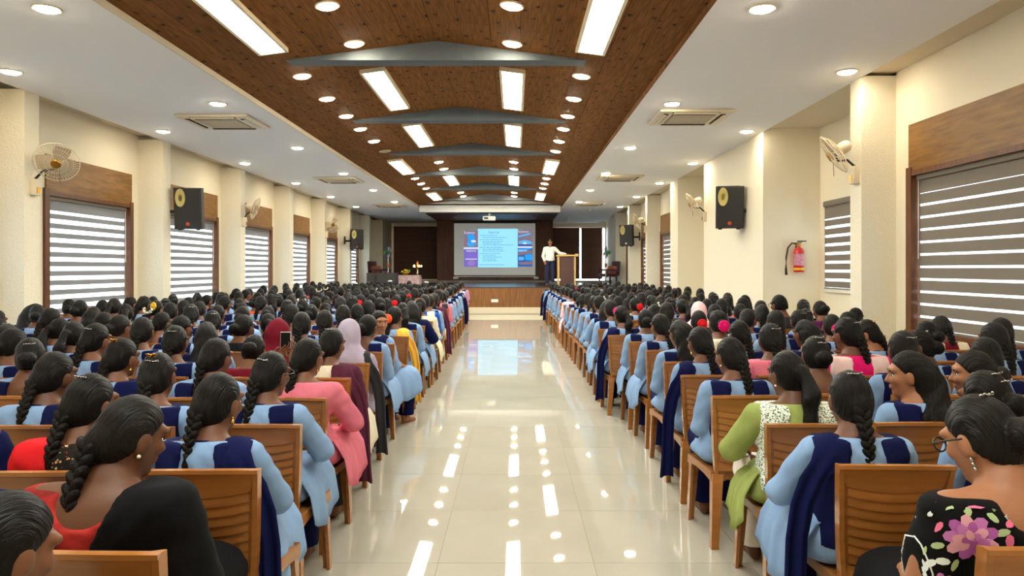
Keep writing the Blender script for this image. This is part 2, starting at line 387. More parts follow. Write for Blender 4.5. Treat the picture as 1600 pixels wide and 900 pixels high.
# windows: brown frame, glass, laminate header; the striped blind is a thing of its own
nwin = 0
def window(side, a, b, header=True, sill=SILL, top=WTOP, X=None, frame=True):
    """side -1: left wall (room is +X of it); +1: right wall"""
    global nwin; nwin += 1
    X = X if X is not None else (WL if side < 0 else WR)
    d = -side                                   # into the room
    mb = MB(); t = .09
    def bx(xa, xb, *r): mb.box(min(xa, xb), max(xa, xb), *r)
    if frame:
        for y0, y1 in ((a - .02, a + t), (b - t, b + .02)): bx(X - d * .20, X + d * .035, y0, y1, sill - .02, top + .06)
        bx(X - d * .20, X + d * .03, a, b, top - .04, top + .02)
    else:
        for y0, y1 in ((a, a + .03), (b - .03, b)): bx(X - d * .2, X - d * .1, y0, y1, sill, top)
    bx(X - d * .2, X + d * .05, a - .02, b + .02, sill - .05, sill + .002)
    fr = struct(ob(f'window_{nwin}', mb.mesh('window_frame', M_WIN if frame else M_WHITEP)))
    mb = MB(); x = X - d * .15; mb.box(x - .004, x + .004, a + .03, b - .03, sill, top); ob('pane', mb.mesh('pane', M_PANE), None, fr)
    mb = MB(); mb.box(x - .02, x + .02, (a + b) / 2 - .02, (a + b) / 2 + .02, sill, top); ob('mullion', mb.mesh('mullion', M_WHITEP), None, fr)
    if header:
        mb = MB(); mb.box(min(X, X + d * .025), max(X, X + d * .025), a + .02, b - .02, top - .03, HTOP); ob('header_panel', mb.mesh('header_panel', M_HEAD), None, fr)
    return fr
def blind(side, a, b, label, X=None, sill=SILL, top=WTOP, gh=.077, cool=True, off=.055, pitch=.142):
    X = X if X is not None else (WL if side < 0 else WR)
    d = -side; x = X - d * off
    root = thing('zebra_blind', label, 'window blind', (x, (a + b) / 2, sill), group='striped roller blinds')
    hw = (b - a) / 2; H = top - sill
    mb = MB(); mb.cbox(-.035, .035, -hw, hw, H - .10, H - .005, .02); ob('cassette', mb.mesh('cassette', M_SLAT['grey_blind_band']), None, root)
    mb = MB(); mb.box(-.0015 - d * .012, .0015 - d * .012, -hw + .015, hw - .015, .01, H - .05); ob('sheer', mb.mesh('sheer', M_SLAT['sheer_blind_fabric']), None, root)
    m = M_SLAT['grey_blind_band_cool' if cool else 'grey_blind_band']
    bm_ = MB()
    bm_.box(-.0015, .0015, -hw + .01, hw - .01, 0, gh); me = bm_.mesh('blind_band', m)
    z = .03; nb = 0
    while z + gh < H - .2:
        ob('blind_band', me, None, root, loc=(0, 0, z)); z += pitch; nb += 1
    ob('top_band', MB().box(-.0015, .0015, -hw + .01, hw - .01, z - .02, H - .08).mesh('top_band', m), None, root)
    mb = MB(); mb.cbox(-.012, .012, -hw + .005, hw - .005, -.0, .025, .006); ob('bottom_rail', mb.mesh('bottom_rail', M_SLAT['grey_blind_band']), None, root)
    mb = MB(); mb.tube([(d * .02, hw - .03, H - .06), (d * .022, hw - .03, H * .45)], .004, 6); ob('pull_cord', mb.mesh('pull_cord', M_WHITEP), None, root)
for i, (a, b) in enumerate(LWIN):
    window(-1, a, b)
    if i < 2: lab = 'grey and white striped blind in a lamp-side window, ' + ('behind the photographer' if i == 0 else 'just out of the picture')
    else: lab = f'grey and white striped blind, {ORD[i - 1]} tall window from the back, lamp side'
    blind(-1, a + .09, b - .09, lab)
for i, (a, b) in enumerate(RWIN):
    window(1, a, b)
    lab = ['grey striped blind at the very back, lectern side', 'large grey striped blind by the embroidered blouse, lectern side', 'striped blind in the brown window past the speaker wall, lectern side',
           'narrow-looking striped blind in the window beyond, below the last wall fan, lectern side', 'sliver of striped blind under the distant speaker, lectern side'][i]
    blind(1, a + .09, b - .09, lab, gh=.116, cool=False)
window(1, 9.2 * K, 10.47 * K, False, zk(1.28), zk(2.52), XP, False)
blind(1, 9.2 * K, 10.47 * K, 'small striped blind in the alcove beside the fire extinguisher', XP, zk(1.28), zk(2.55), .1, False, -.04)

# ------------------------------------------------------------ stage
struct(ob('wall_stage_left', MB().box(WL, -5.5 * K, YBACK - 2.5, YBACK, 0, ZC).mesh('w', M_WALL)))
mb = MB(); WX0, WX1 = 1.75 * K, 4.0 * K
mb.box(WL - .2, -5.35 * K, YBACK, YBACK + .25, 0, ZC + .1); mb.box(-3.4 * K, WX0, YBACK, YBACK + .25, 0, ZC + .1);
for a_, b_ in ((0, HST + .16), (zk(3.36), ZC + .1)): mb.box(-5.35 * K, -3.4 * K, YBACK, YBACK + .25, a_, b_)  # opening for the added window behind the lamp-side blinds
mb.box(WX1, XO_, YBACK, YBACK + .25, 0, ZC + .1)
mb.box(WX0, WX1, YBACK, YBACK + .25, 0, HST + .04); mb.box(WX0, WX1, YBACK, YBACK + .25, zk(3.42), ZC + .1)
struct(ob('wall_stage_back', mb.mesh('wall_stage_back', M_WALL)))
w2_ = struct(ob('window_16', MB().box(-5.35 * K, -3.4 * K, YBACK + .1, YBACK + .16, HST + .14, HST + .18).mesh('w', M_WHITEP)))  # unseen window, added to let sky light through the stage blinds
ob('pane', MB().box(-5.35 * K, -3.4 * K, YBACK + .12, YBACK + .128, HST + .16, zk(3.36)).mesh('pane', M_PANE), None, w2_)
w_ = struct(ob('window_15', MB().box(WX0, WX1, YBACK + .1, YBACK + .16, HST + .03, HST + .055).box(WX0, WX1, YBACK + .1, YBACK + .16, zk(3.37), zk(3.42)).mesh('w', M_WHITEP)))
ob('pane', MB().box(WX0, WX1, YBACK + .12, YBACK + .128, HST + .05, zk(3.37)).mesh('pane', M_PANE), None, w_)
st = struct(ob('floor_stage', MB().box(WL, WR + .4, YST, YBACK, .02, HST).mesh('floor_stage', M_GRANITE)))
x = WL; k = 0
while x < WR + .35:                 # laminate sheets on the stage front
    x2 = min(x + 1.2, WR + .4)
    ob('front_panel', MB().box(x + .003, x2 - .003, YST - .02, YST, .22, HST - .015).mesh('front_panel', M_STAGE), None, st); x = x2
ob('nosing', MB().box(WL, WR + .4, YST - .035, YST + .03, HST - .015, HST + .012).mesh('nosing', M_GRANITE), None, st)
ob('plinth', MB().box(WL, WR + .4, YST - .05, YST, 0, .22).mesh('plinth', mat('cream_plinth_tile', S(226, 214, 186), .2)), None, st)
tag(ob('wall_socket', MB().cbox(-.125, .125, -.012, .0, -.055, .055, .006).box(-.08, -.02, -.016, -.01, -.03, .03).box(.02, .08, -.016, -.01, -.03, .03).mesh('wall_socket', M_WHITEP), loc=(-.72, YST - .021, .45)), 'white socket plate low on the wooden stage front', 'socket')
# wood proscenium: soffit and wall behind the screen
PX0, PX1, PY = -3.27 * K, 1.57 * K, 30.1 * K
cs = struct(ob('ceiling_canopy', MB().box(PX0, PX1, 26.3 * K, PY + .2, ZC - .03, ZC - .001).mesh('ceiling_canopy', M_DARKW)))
for i, yy in enumerate((27.4, 27.4)):
    ob('recessed_lamp', MB().lathe([(.12, -.012), (.15, 0), (.15, .01)], 18).mesh('recessed_lamp', M_BLACK), None, cs, loc=((-2.35 * K, .72 * K)[i], yy * K, ZC - .03))
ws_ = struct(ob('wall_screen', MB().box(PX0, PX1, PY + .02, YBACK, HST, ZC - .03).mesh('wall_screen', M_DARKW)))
x = PX0
while x < PX1 - .01:
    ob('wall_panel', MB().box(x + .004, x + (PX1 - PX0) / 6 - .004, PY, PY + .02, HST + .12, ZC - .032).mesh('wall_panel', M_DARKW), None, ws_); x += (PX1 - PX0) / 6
struct(ob('baseboard_stage', MB().box(WL + .5, WR, PY - .03, PY + .02, HST, HST + .1).mesh('b', mat('grey_stage_step', S(150, 142, 132), .5))))
# dark slatted blinds each side of the proscenium
def dark_blind(x0, x1, label, top=3.40):
    r = thing('dark_blind', label, 'window blind', ((x0 + x1) / 2, YBACK - .05, HST + .14), group='dark brown blinds behind the stage')
    hw = (x1 - x0) / 2; n = 24; hh = (zk(top) - HST - .14) / n
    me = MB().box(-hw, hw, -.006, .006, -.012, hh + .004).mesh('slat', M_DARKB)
    for i in range(n): ob('slat', me, None, r, Matrix.Translation((0, 0, i * hh)) @ Matrix.Rotation(.12, 4, 'X'))
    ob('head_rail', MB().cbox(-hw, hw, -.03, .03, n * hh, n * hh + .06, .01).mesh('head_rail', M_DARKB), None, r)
dark_blind(-5.4 * K, -4.348 * K, 'dark brown slatted blind behind the table on the stage')
dark_blind(-4.348 * K, -3.29 * K, 'dark brown slatted blind between the brass lamp and screen wall')
dark_blind(1.60 * K, 2.86 * K, 'dark brown slatted blind directly behind the lectern', 3.34)
dark_blind(2.93 * K, 3.88 * K, 'dark brown slatted blind beside the green fan, lectern side', 3.34)

# projection screen and slide
SY = PY - .08
def sx(u): return (715 + u / 11.246 - 805) * (SY) / 1126
def sz(v): return CAMZ + (420 - (345 + v / 11.246)) * SY / 1126
X_ = lambda px: (px - 805) * SY / 1126
Z_ = lambda py: CAMZ + (420 - py) * SY / 1126
scr = thing('projection_screen', 'wide projection screen showing the Agenda slide on the wood wall', 'projection screen', ((X_(709) + X_(838)) / 2, SY, Z_(431)))
ox, oz = scr.location.x, scr.location.z
def sbox(name, x0, x1, z0, z1, m, yf=0, d=.006):
    return ob(name, MB().box(x0 - ox, x1 - ox, yf - d, yf, z0 - oz, z1 - oz).mesh(name, m), None, scr)
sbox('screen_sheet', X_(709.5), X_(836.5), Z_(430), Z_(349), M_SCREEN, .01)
sbox('black_border', X_(708.6), X_(838), Z_(431.5), Z_(348.3), M_BLACK, .022, .01)
ob('bottom_bar', MB().tube([(X_(711) - ox, 0, Z_(432.2) - oz), (X_(838) - ox, 0, Z_(432.2) - oz)], .028, 10).mesh('bottom_bar', M_WHITEP), None, scr)
for px in (712, 837.5): ob('end_bracket', MB().cbox(-.12, .12, -.02, .06, -.06, .05, .015).mesh('end_bracket', M_WHITEP), None, scr, loc=(X_(px) - ox, 0, Z_(434) - oz))
ob('top_housing', MB().cbox(X_(708) - ox, X_(838.5) - ox, -.03, .07, Z_(348.6) - oz, Z_(345.6) - oz, .02).mesh('top_housing', M_BLACK), None, scr)
def glow(name, c, k=1.0): return mat(name, (.02, .02, .02), .9, emit=c, estr=E_SLIDE * k)
G_SL = glow('slide_glow', (.30, .70, .98)); G_TX = glow('slide_text', (.12, .32, .52)); G_W = glow('slide_white', (.62, .68, .8)); G_PUR = glow('slide_purple', (.17, .13, .46)); G_BL = glow('slide_blue', (.02, .32, .85)); G_MUD = glow('slide_mauve', (.20, .15, .21)); G_CY = glow('slide_cyan', (.10, .42, .78)); G_NAV = glow('slide_navy', (.03, .1, .36))
def srect(name, u0, u1, v0, v1, m, lay=1): return sbox(name, sx(u0), sx(u1), sz(v1), sz(v0), m, .004 - .002 * lay, .0015)
srect('slide_page', 358, 1055, 140, 818, G_SL)
srect('slide_picture', 110, 358, 165, 465, G_MUD, 1); srect('slide_picture', 110, 358, 500, 808, G_PUR, 1); srect('slide_bar', 105, 358, 468, 496, G_W, 1)
srect('slide_picture', 1056, 1310, 145, 448, G_MUD, 1); srect('slide_picture', 1056, 1315, 478, 805, G_NAV, 1); srect('slide_bar', 1056, 1310, 450, 477, G_W, 1)
rng = random.Random(3)
def srect_poly(pts, m, lay=2, name='slide_shape'):
    mb = MB(); y = .004 - .002 * lay
    p = [(sx(u) - ox, y, sz(v) - oz) for u, v in pts]; n = len(p)
    mb.ring([p, [(a, b + .0015, c) for a, b, c in p]]); return ob(name, mb.mesh(name, m), None, scr)
disc = lambda cu, cv, ru, rv, n=16: [(cu + ru * math.cos(2 * PI * i / n), cv + rv * math.sin(2 * PI * i / n)) for i in range(n)]
srect_poly([(170, 240), (280, 235), (305, 330), (290, 450), (180, 455), (190, 330)], G_BL); srect_poly(disc(280, 360, 45, 22), G_W, 3)
for i in range(5): srect_poly(disc(180 + i * 35, 405 + (i % 2) * 25, 14, 12, 8), G_CY, 3)
srect_poly([(1060, 400), (1080, 360), (1180, 335), (1300, 365), (1305, 410)], G_CY); srect_poly(disc(1180, 395, 38, 16), G_W, 3); srect_poly([(1060, 265), (1270, 215), (1285, 240), (1075, 290)], G_CY); srect_poly([(1060, 415), (1305, 420), (1305, 446), (1060, 446)], G_NAV)
srect_poly([(1060, 490), (1310, 482), (1200, 530), (1060, 545)], G_BL); srect_poly([(1060, 545), (1315, 510), (1315, 575), (1060, 610)], G_MUD); srect_poly([(1180, 600), (1312, 580), (1312, 700), (1190, 690)], G_BL); srect_poly([(1070, 630), (1165, 635), (1165, 690), (1070, 695)], G_CY, 3); srect_poly([(1060, 730), (1312, 710), (1312, 770), (1090, 770)], G_MUD)
srect_poly(disc(240, 620, 85, 55), glow('slide_violet', (.2, .13, .55)), 2); srect('slide_bar', 135, 340, 666, 680, G_W, 3); srect_poly(disc(240, 740, 70, 50), glow('slide_mauve_glow', (.28, .17, .5)), 2)
def stext(txt, u, v, h, m, lay=3, align='LEFT'):
    c = bpy.data.curves.new('slide_text', 'FONT'); c.body = txt; c.size = h * SY / 1126 / 11.246; c.align_x = align; c.extrude = .0006; c.materials.append(m)
    t_ = bpy.data.objects.new('slide_text', c); COL.objects.link(t_); me = bpy.data.meshes.new_from_object(t_.evaluated_get(bpy.context.evaluated_depsgraph_get())); bpy.data.objects.remove(t_)
    me.materials.clear(); me.materials.append(m); o = bpy.data.objects.new('slide_text', me); COL.objects.link(o); o.parent = scr; o.rotation_euler = (PI / 2, 0, 0); o.location = (sx(u) - ox, .003 - .002 * lay, sz(v) - oz)
stext('Agenda', 635, 222, 66, G_TX, 2, 'CENTER'); stext('Science', 112, 228, 62, G_W); stext('Science', 1058, 208, 62, G_W); stext('nature', 150, 545, 66, G_W); stext('nature', 1062, 540, 58, G_W)
for u0, u1, v in ((390, 700, 258), (440, 865, 292), (390, 790, 332), (440, 785, 366), (440, 750, 394), (440, 975, 424), (390, 790, 465), (440, 800, 500), (440, 825, 530), (390, 765, 573), (440, 660, 606), (440, 775, 638), (440, 690, 672), (440, 700, 702), (390, 815, 774)):
    u = u0; mb = MB()
    while u < u1 - 12:
        wd = min(rng.uniform(22, 62), u1 - u); mb.box(sx(u) - ox, sx(u + wd) - ox, -.001, .0, sz(v + 6) - oz, sz(v - 5) - oz); u += wd + 11
    ob('slide_line', mb.mesh('slide_line', G_TX), None, scr)

# projector on its pole
pr = thing('projector', 'white ceiling projector hanging on a pole before the stage', 'projector', (-.86 * K, 23.9 * K, zk(3.24)), s=K)
ob('projector_body', MB().cbox(-.21, .21, -.15, .15, -.07, .07, .025).mesh('b', M_WHITEP, 30), None, pr)
ob('lens', MB().lathe([(.045, 0), (.05, .02), (.04, .05), (.03, .05)], 16, Matrix.Translation((.09, .14, 0)) @ Matrix.Rotation(-PI / 2, 4, 'X')).mesh('l', M_BLACK), None, pr)
ob('pole', MB().tube([(0, 0, .06), (0, 0, .62)], .02, 10).tube([(.05, 0, .07), (.03, -.02, .3), (.0, -.02, .6)], .006, 6).mesh('pole', M_WHITEP), None, pr)
ob('mount_plate', MB().cbox(-.08, .08, -.08, .08, .05, .08, .01).mesh('mp', M_CREAMP), None, pr)
ob('vent', MB().box(-.17, -.03, -.153, -.149, -.03, .03).mesh('v', M_BLACK), None, pr)

# ------------------------------------------------------------ ceiling lamps
dm_rim = MB().ring([[(r * math.cos(2 * PI * j / 24), r * math.sin(2 * PI * j / 24), z) for j in range(24)] for r, z in ((.086, -.004), (.1, -.012), (.108, -.006), (.108, 0), (.086, 0))], cap=False).mesh('rim', M_RIM, True)
dm_dif = MB().lathe([(0, -.028), (.045, -.026), (.075, -.019), (.088, -.008), (.088, -.002)], 24).mesh('diffuser', M_ROUND, True)
def downlight(x, y, z, label, tilt=0, on=True, group='round downlights'):
    r = thing('downlight', label, 'ceiling light', (x, y, z), group=group, s=K); r.rotation_euler = (0, tilt, 0)
    ob('rim', dm_rim, None, r); ob('diffuser', dm_dif, None if on else M_OFF, r)
for side, xin, xout, nm in ((-1, -3.66 * K, -5.2 * K, 'lamp side'), (1, 1.93 * K, 3.42 * K, 'lectern side')):
    ys_in = [(2.39 + 3.24 * k) * K for k in range(-1, 7)]; ys_out = [(4.21 + 3.22 * k) * K for k in range(-1, 7)]
    for row, xs_, ys in (('beside the wood vault', xin, ys_in), ('along the pillars', xout, ys_out)):
        for k, y in enumerate(ys): downlight(xs_, y, ZC, f'warm round downlight in white ceiling {row}, {ORD[len(ys) - k]} from the stage, {nm}', group='round downlights in the white ceiling')
BAYS = [(y * K, q) for y, q in ((1.5, 'in'), (6.2, 'out'), (9.18, 'in'), (12.25, 'in'), (15.33, 'out'), (18.38, 'in'), (21.5, 'out'))]
XI, XO = .8 * K, 1.58 * K
pw, pl = .118, .95
pan_rim = MB()
for a_, b_ in (((-pw - .03, -pw), (-pl - .03, pl + .03)), ((pw, pw + .03), (-pl - .03, pl + .03)), ((-pw, pw), (-pl - .03, -pl)), ((-pw, pw), (pl, pl + .03))): pan_rim.box(*a_, *b_, -.045, 0)
pan_rim = pan_rim.mesh('frame', M_RIM); pan_dif = MB().box(-pw, pw, -pl, pl, -.028, -.012).mesh('diffuser', M_PANELE)
for bi, (yc, kind) in enumerate(BAYS):
    for side in (-1, 1):
        nm = 'lamp side' if side < 0 else 'lectern side'
        px_, lx_ = (XI, XO) if kind == 'in' else (XO, XI)
        t = sl * side
        x = XC + side * px_; r = thing('panel_light', f'long white panel light in the wood vault, {ORD[len(BAYS) - bi]} from the stage, {nm}', 'ceiling light', (x, yc, roof_z(x) - .003), group='long panel lights in the wood ceiling', s=K); r.rotation_euler = (0, t, 0)
        ob('frame', pan_rim, None, r); ob('diffuser', pan_dif, None, r)
        for j, dy in enumerate((-1.03, 0.05, 1.1)):
            x = XC + side * lx_; on = not (bi == 3 and side < 0 and j == 2)
            y = yc + dy * K
            downlight(x, y, roof_z(x) - .003, ('unlit' if not on else 'warm') + f' round downlight on the wood vault, {ORD[3 * (len(BAYS) - bi) - j]} from the stage, {nm}', t, on, 'round downlights in the wood ceiling')

# ------------------------------------------------------------ air conditioners
ac_p = MB().cbox(-.48, .48, -.45, .45, -.035, 0, .015).mesh('panel', M_CREAMP)
ac_g = MB()
for i in range(14): ac_g.box(-.27, .27, -.25 + i * .037, -.25 + i * .037 + .013, -.043, -.034)
ac_g = ac_g.mesh('intake_grille', M_CREAMP); ac_b = MB().box(-.28, .28, -.27, .28, -.038, -.033).mesh('intake_back', mat('intake_brown_grey', S(84, 72, 58), .7))  # darker brown-grey plate behind the grille slats
ac_s = MB().box(-.3, .3, -.03, .03, -.042, -.034).mesh('air_slot', mat('slot_brown', S(50, 40, 32), .6)); ac_v = MB().box(-.29, .29, -.022, .022, -.05, -.044, Matrix.Rotation(.25, 4, 'X')).mesh('louver', M_CREAMP)
for x, ys, nm in ((-4.0 * K, (9.9 * K, 16.4 * K, 23.0 * K), 'lamp side'), (2.32 * K, (9.6 * K, 16.0 * K, 22.4 * K), 'lectern side')):
    for k, y in enumerate(ys):
        r = thing('air_conditioner', f'square ceiling air conditioner, {ORD[k + 1]} from the back, {nm}', 'air conditioner', (x, y, ZC - .003), group='ceiling air conditioners', s=K)
        ob('panel', ac_p, None, r); b_ = ob('intake_back', ac_b, None, r); ob('intake_grille', ac_g, None, b_)
        for a in range(4):
            M = Matrix.Rotation(a * PI / 2, 4, 'Z') @ Matrix.Translation((0, .37, 0)); s_ = ob('air_slot', ac_s, None, r, M); ob('louver', ac_v, None, s_)

# ------------------------------------------------------------ wall fans
R_ = .235
cg = MB()
for j in range(44):
    a = 2 * PI * j / 44; pts = []
    for t in (0.2, .55, .85, 1.0): pts.append((R_ * t * math.cos(a), -.075 + .05 * t ** 3, R_ * t * math.sin(a)))
    cg.tube(pts, .0022, 4, False)
    pts = [(R_ * t * math.cos(a + .07), .06 - .075 * t ** 3, R_ * t * math.sin(a + .07)) for t in (.25, .7, 1.0)]
    cg.tube(pts, .0022, 4, False)
for rr, yy, th in ((R_, -.02, .005), (R_ * .75, -.052, .0022), (R_ * .5, -.068, .0022)):
    cg.tube([(rr * math.cos(2 * PI * j / 32), yy, rr * math.sin(2 * PI * j / 32)) for j in range(33)], th, 6, False)
cage = cg.mesh('cage', M_CREAMP, True)
bl = MB()
bl.ring([[(x_, y_ , .03 + r * .17) for x_, y_ in ((-.03 - .05 * math.sin(r * PI * .7), -.012), (.05 + .045 * math.sin(r * PI * .7), .018), (.05 + .045 * math.sin(r * PI * .7), .021), (-.03 - .05 * math.sin(r * PI * .7), -.009))] for r in (0, .25, .5, .75, 1)])
blade = bl.mesh('blade', mat('smoky_blade', S(190, 168, 140), .3), 40)
hubm = MB().lathe([(.0, .012), (.045, .01), (.055, 0), (.055, -.03)], 20, Matrix.Rotation(PI / 2, 4, 'X')).mesh('hub', M_BRASS, 40)
motor = MB().lathe([(.02, 0), (.06, .01), (.068, .06), (.06, .12), (.03, .15), (.0, .152)], 18, Matrix.Rotation(-PI / 2, 4, 'X') @ Matrix.Translation((0, 0, .03))).mesh('motor', M_CREAMP, 40)
box_ = MB().cbox(-.055, .055, -.035, .04, -.11, .08, .012).mesh('wall_box', M_CREAMP, 30); knob = MB().box(-.03, .03, -.042, -.03, -.085, -.015).mesh('regulator', M_BRASS)
def wall_fan(x, y, z, side, head, yaw, pitch, label):
    """side +1: mounted on a left-hand pillar, reaching towards +X"""
    r = thing('wall_fan', label, 'wall fan', (x, y * K, zk(z)), group='oscillating wall fans', s=K)
    M = Matrix.Rotation(PI / 2 if side > 0 else -PI / 2, 4, 'Z')
    b = ob('wall_box', box_, None, r, Matrix.Translation((side * .035, 0, 0)) @ M); ob('regulator', knob, None, b)
    h = Vector(head); mpos = h
    ob('arm', MB().tube([(side * .03, 0, .08), tuple(h * .45 + Vector((0, 0, .05))), tuple(h * .85 + Vector((0, 0, -.05))), tuple(h)], .014, 8).mesh('arm', M_BLACK, True), None, r)
    HM = Matrix.Translation(h) @ Matrix.Rotation(yaw, 4, 'Z') @ Matrix.Rotation(pitch, 4, 'X')
    ob('motor', motor, None, r, HM); ob('cage', cage, None, r, HM)
    hb = ob('hub', hubm, None, r, HM @ Matrix.Translation((0, -.075, 0)))
    for a in range(3): ob('blade', blade, None, r, HM @ Matrix.Translation((0, -.015, 0)) @ Matrix.Rotation(a * 2 * PI / 3 + .4, 4, 'Y'))
    ob('pull_cord', MB().tube([tuple(h + Vector((0, .05, -.06))), tuple(h + Vector((.01, .05, -.24)))], .003, 5).mesh('pull_cord', M_BLACK), None, r)
wall_fan(XL, 8.36, 2.53, 1, (.3, -.03, .28), .42, .55, 'cream wall fan facing the camera on the first pillar, lamp side')
wall_fan(XL, 14.83, 2.55, 1, (.24, .0, .27), 1.8, .35, 'cream wall fan turned sideways on the third pillar, lamp side')
wall_fan(XL, 21.3, 2.6, 1, (.2, .0, .28), .5, .2, 'small-looking wall fan beside the distant speaker, lamp side')
wall_fan(XR, 7.75, 2.59, -1, (-.24, -.0, .22), -1.95, .6, 'cream wall fan above the alcove window, pillar nearest, lectern side')
wall_fan(XR, 13.9, 2.59, -1, (-.25, -.0, .24), -1.75, .5, 'cream wall fan on the far corner of the speaker wall, lectern side')
wall_fan(XR, 20.2, 2.7, -1, (-.25, .0, .2), -1.5, .4, 'cream wall fan above the distant speaker, lectern side')

# ------------------------------------------------------------ wall speakers
def speaker(loc, rz, tilt, badge, label, bside):
    r = thing('wall_speaker', label, 'loudspeaker', (loc[0] * K, loc[1] * K, zk(loc[2])), group='black wall speakers', s=K)
    M = Matrix.Rotation(rz, 4, 'Z') @ Matrix.Rotation(tilt, 4, 'X')
    mb = MB(); w1, w2, h, d = .215, .15, .335, .34
    mb.ring([[(-w1, -.02, z), (w1, -.02, z), (w2, d, z), (-w2, d, z)] for z in (-h, h)])
    ob('cabinet', mb.mesh('cabinet', M_BLACKC), None, r, M)
    g = ob('grille', MB().cbox(-w1 + .006, w1 - .006, -.04, -.018, -h + .008, h - .008, .01).mesh('grille', M_GRILLE), None, r, M)
    ob('horn', MB().lathe([(.03, .0), (.06, .012), (.075, .016), (.078, .01), (.078, 0)], 20, Matrix.Translation((-.105, -.04, .17)) @ Matrix.Rotation(PI / 2, 4, 'X'), 1, 1.9).mesh('horn', mat('horn_gold', S(190, 176, 110), .3), 40), None, r, M)
    ob('badge', MB().lathe([(.03, 0), (.03, .006), (.02, .009)], 14, Matrix.Translation((0, -.04, -.25)) @ Matrix.Rotation(PI / 2, 4, 'X')).mesh('badge', badge), None, r, M)
    ob('bracket', MB().tube([(0, .2, -.05), (0, .42, -.05)], .03, 8).cbox(-.08, .08, .40, .43, -.16, .1, .006).mesh('bracket', M_BLACK), None, r, Matrix.Translation((0, 0, 0)) @ Matrix.Rotation(bside, 4, 'Z'))
    for x in (-.14, .14): ob('foot', MB().cbox(x - .03, x + .03, .0, .06, -h - .02, -h, .006).mesh('foot', M_BLACK), None, r, M)
speaker((-5.32, 11.72, 2.55), .12, .10, M_BADGE, 'large black speaker on the second pillar, lamp side', PI / 2 * 1.0 - .0)
speaker((-5.33, 24.3, 2.56), .3, .08, M_BADGE, 'small distant black speaker by the last windows, lamp side', PI / 2)
speaker((3.42, 11.5, 2.55), -.2, .13, M_BADGE, 'large black speaker on the wall above the fire extinguisher, lectern side', -PI / 2)
speaker((3.5, 22.7, 2.62), -.45, .08, M_WHITEP, 'distant black speaker below a wall fan, lectern side', -PI / 2)

# fire extinguisher
fe = thing('fire_extinguisher', 'red fire extinguisher hanging on the alcove wall', 'fire extinguisher', (4.18 * K, 10.62 * K, zk(1.52)), s=K)
ob('cylinder', MB().lathe([(.0, 0), (.068, .0), (.075, .02), (.075, .30), (.06, .345), (.025, .37), (.022, .39), (0, .39)], 20).mesh('cylinder', M_RED, 40), None, fe)
ob('label_band', MB().ring([[(.0765 * math.cos(a), .0765 * math.sin(a), z) for a in [PI * (1 + j / 12) for j in range(13)]] for z in (.1, .27)], close=False).mesh('label_band', M_LABEL), None, fe)
ob('base_band', MB().lathe([(.0765, .03), (.0765, .065)], 20).mesh('base_band', M_YEL), None, fe)
ob('valve', MB().lathe([(.03, .38), (.03, .43), (.012, .44)], 12).mesh('valve', M_BRASS), None, fe)
ob('handle', MB().cbox(-.02, .11, -.012, .012, .45, .465, .004).box(-.02, .10, -.01, .01, .43, .44, Matrix.Rotation(-.12, 4, 'Y')).mesh('handle', M_BLACK), None, fe)
ob('hose', MB().tube([(-.03, 0, .41), (-.10, 0, .43), (-.16, 0, .36), (-.185, 0, .22), (-.19, 0, .05), (-.185, 0, -.04)], [.012, .012, .013, .014, .016, .02], 8).mesh('hose', M_RUBBER, True), None, fe)
ob('wall_hook', MB().cbox(-.03, .03, .06, .08, .30, .40, .006).mesh('wall_hook', M_CHROME), None, fe)

# ------------------------------------------------------------ on the stage
le = thing('lectern', 'brown lectern with pale pine edges beside the speaking man', 'lectern', (1.89, 26.6, HST))
ob('front_panel', MB().box(-.24, .24, -.2, -.18, 0, 1.08).mesh('f', M_LECT), None, le)
for x in (-.3, .3): ob('side_post', MB().cbox(x - .035, x + .035, -.2, .2, 0, 1.1, .008).mesh('p', M_PINE), None, le)
ob('desk_top', MB().cbox(-.37, .37, -.26, .24, 1.1, 1.16, .012, Matrix.Rotation(-.02, 4, 'X')).mesh('t', M_PINE), None, le)
ob('edge_block', MB().cbox(.3, .42, -.27, -.1, 1.1, 1.2, .01).mesh('t', M_PINE), None, le)
ob('shelf', MB().box(-.27, .27, -.17, .18, .55, .57).mesh('s', M_LECT), None, le)
def pedestal_fan(x, y, label, face):
    r = thing('pedestal_fan', label, 'fan', (x, y, HST), group='green pedestal fans on the stage')
    ob('base', MB().lathe([(.2, 0), (.2, .02), (.06, .05), (.03, .08)], 18).mesh('b', M_GREEN, 40), None, r)
    ob('pole', MB().tube([(0, 0, .05), (0, 0, 1.25)], .018, 10).mesh('p', M_CHROME), None, r)
    HM = Matrix.Translation((0, 0, 1.3)) @ Matrix.Rotation(face, 4, 'Z')
    ob('motor', motor, M_GREEN, r, HM @ Matrix.Scale(1.15, 4)); ob('cage', cage, M_CHROME, r, HM)
    for a in range(3): ob('blade', blade, M_CHROME, r, HM @ Matrix.Translation((0, -.015, 0)) @ Matrix.Rotation(a * 2 * PI / 3, 4, 'Y'))
    ob('control_box', MB().cbox(-.05, .05, -.05, .05, .72, .86, .01).mesh('c', M_ORANGEC), None, r)
pedestal_fan(-5.02, 28.5, 'green pedestal fan on the stage behind the floor monitor', 1.2)
pedestal_fan(3.58, 28.5, 'green pedestal fan on the stage, lectern side', -1.2)
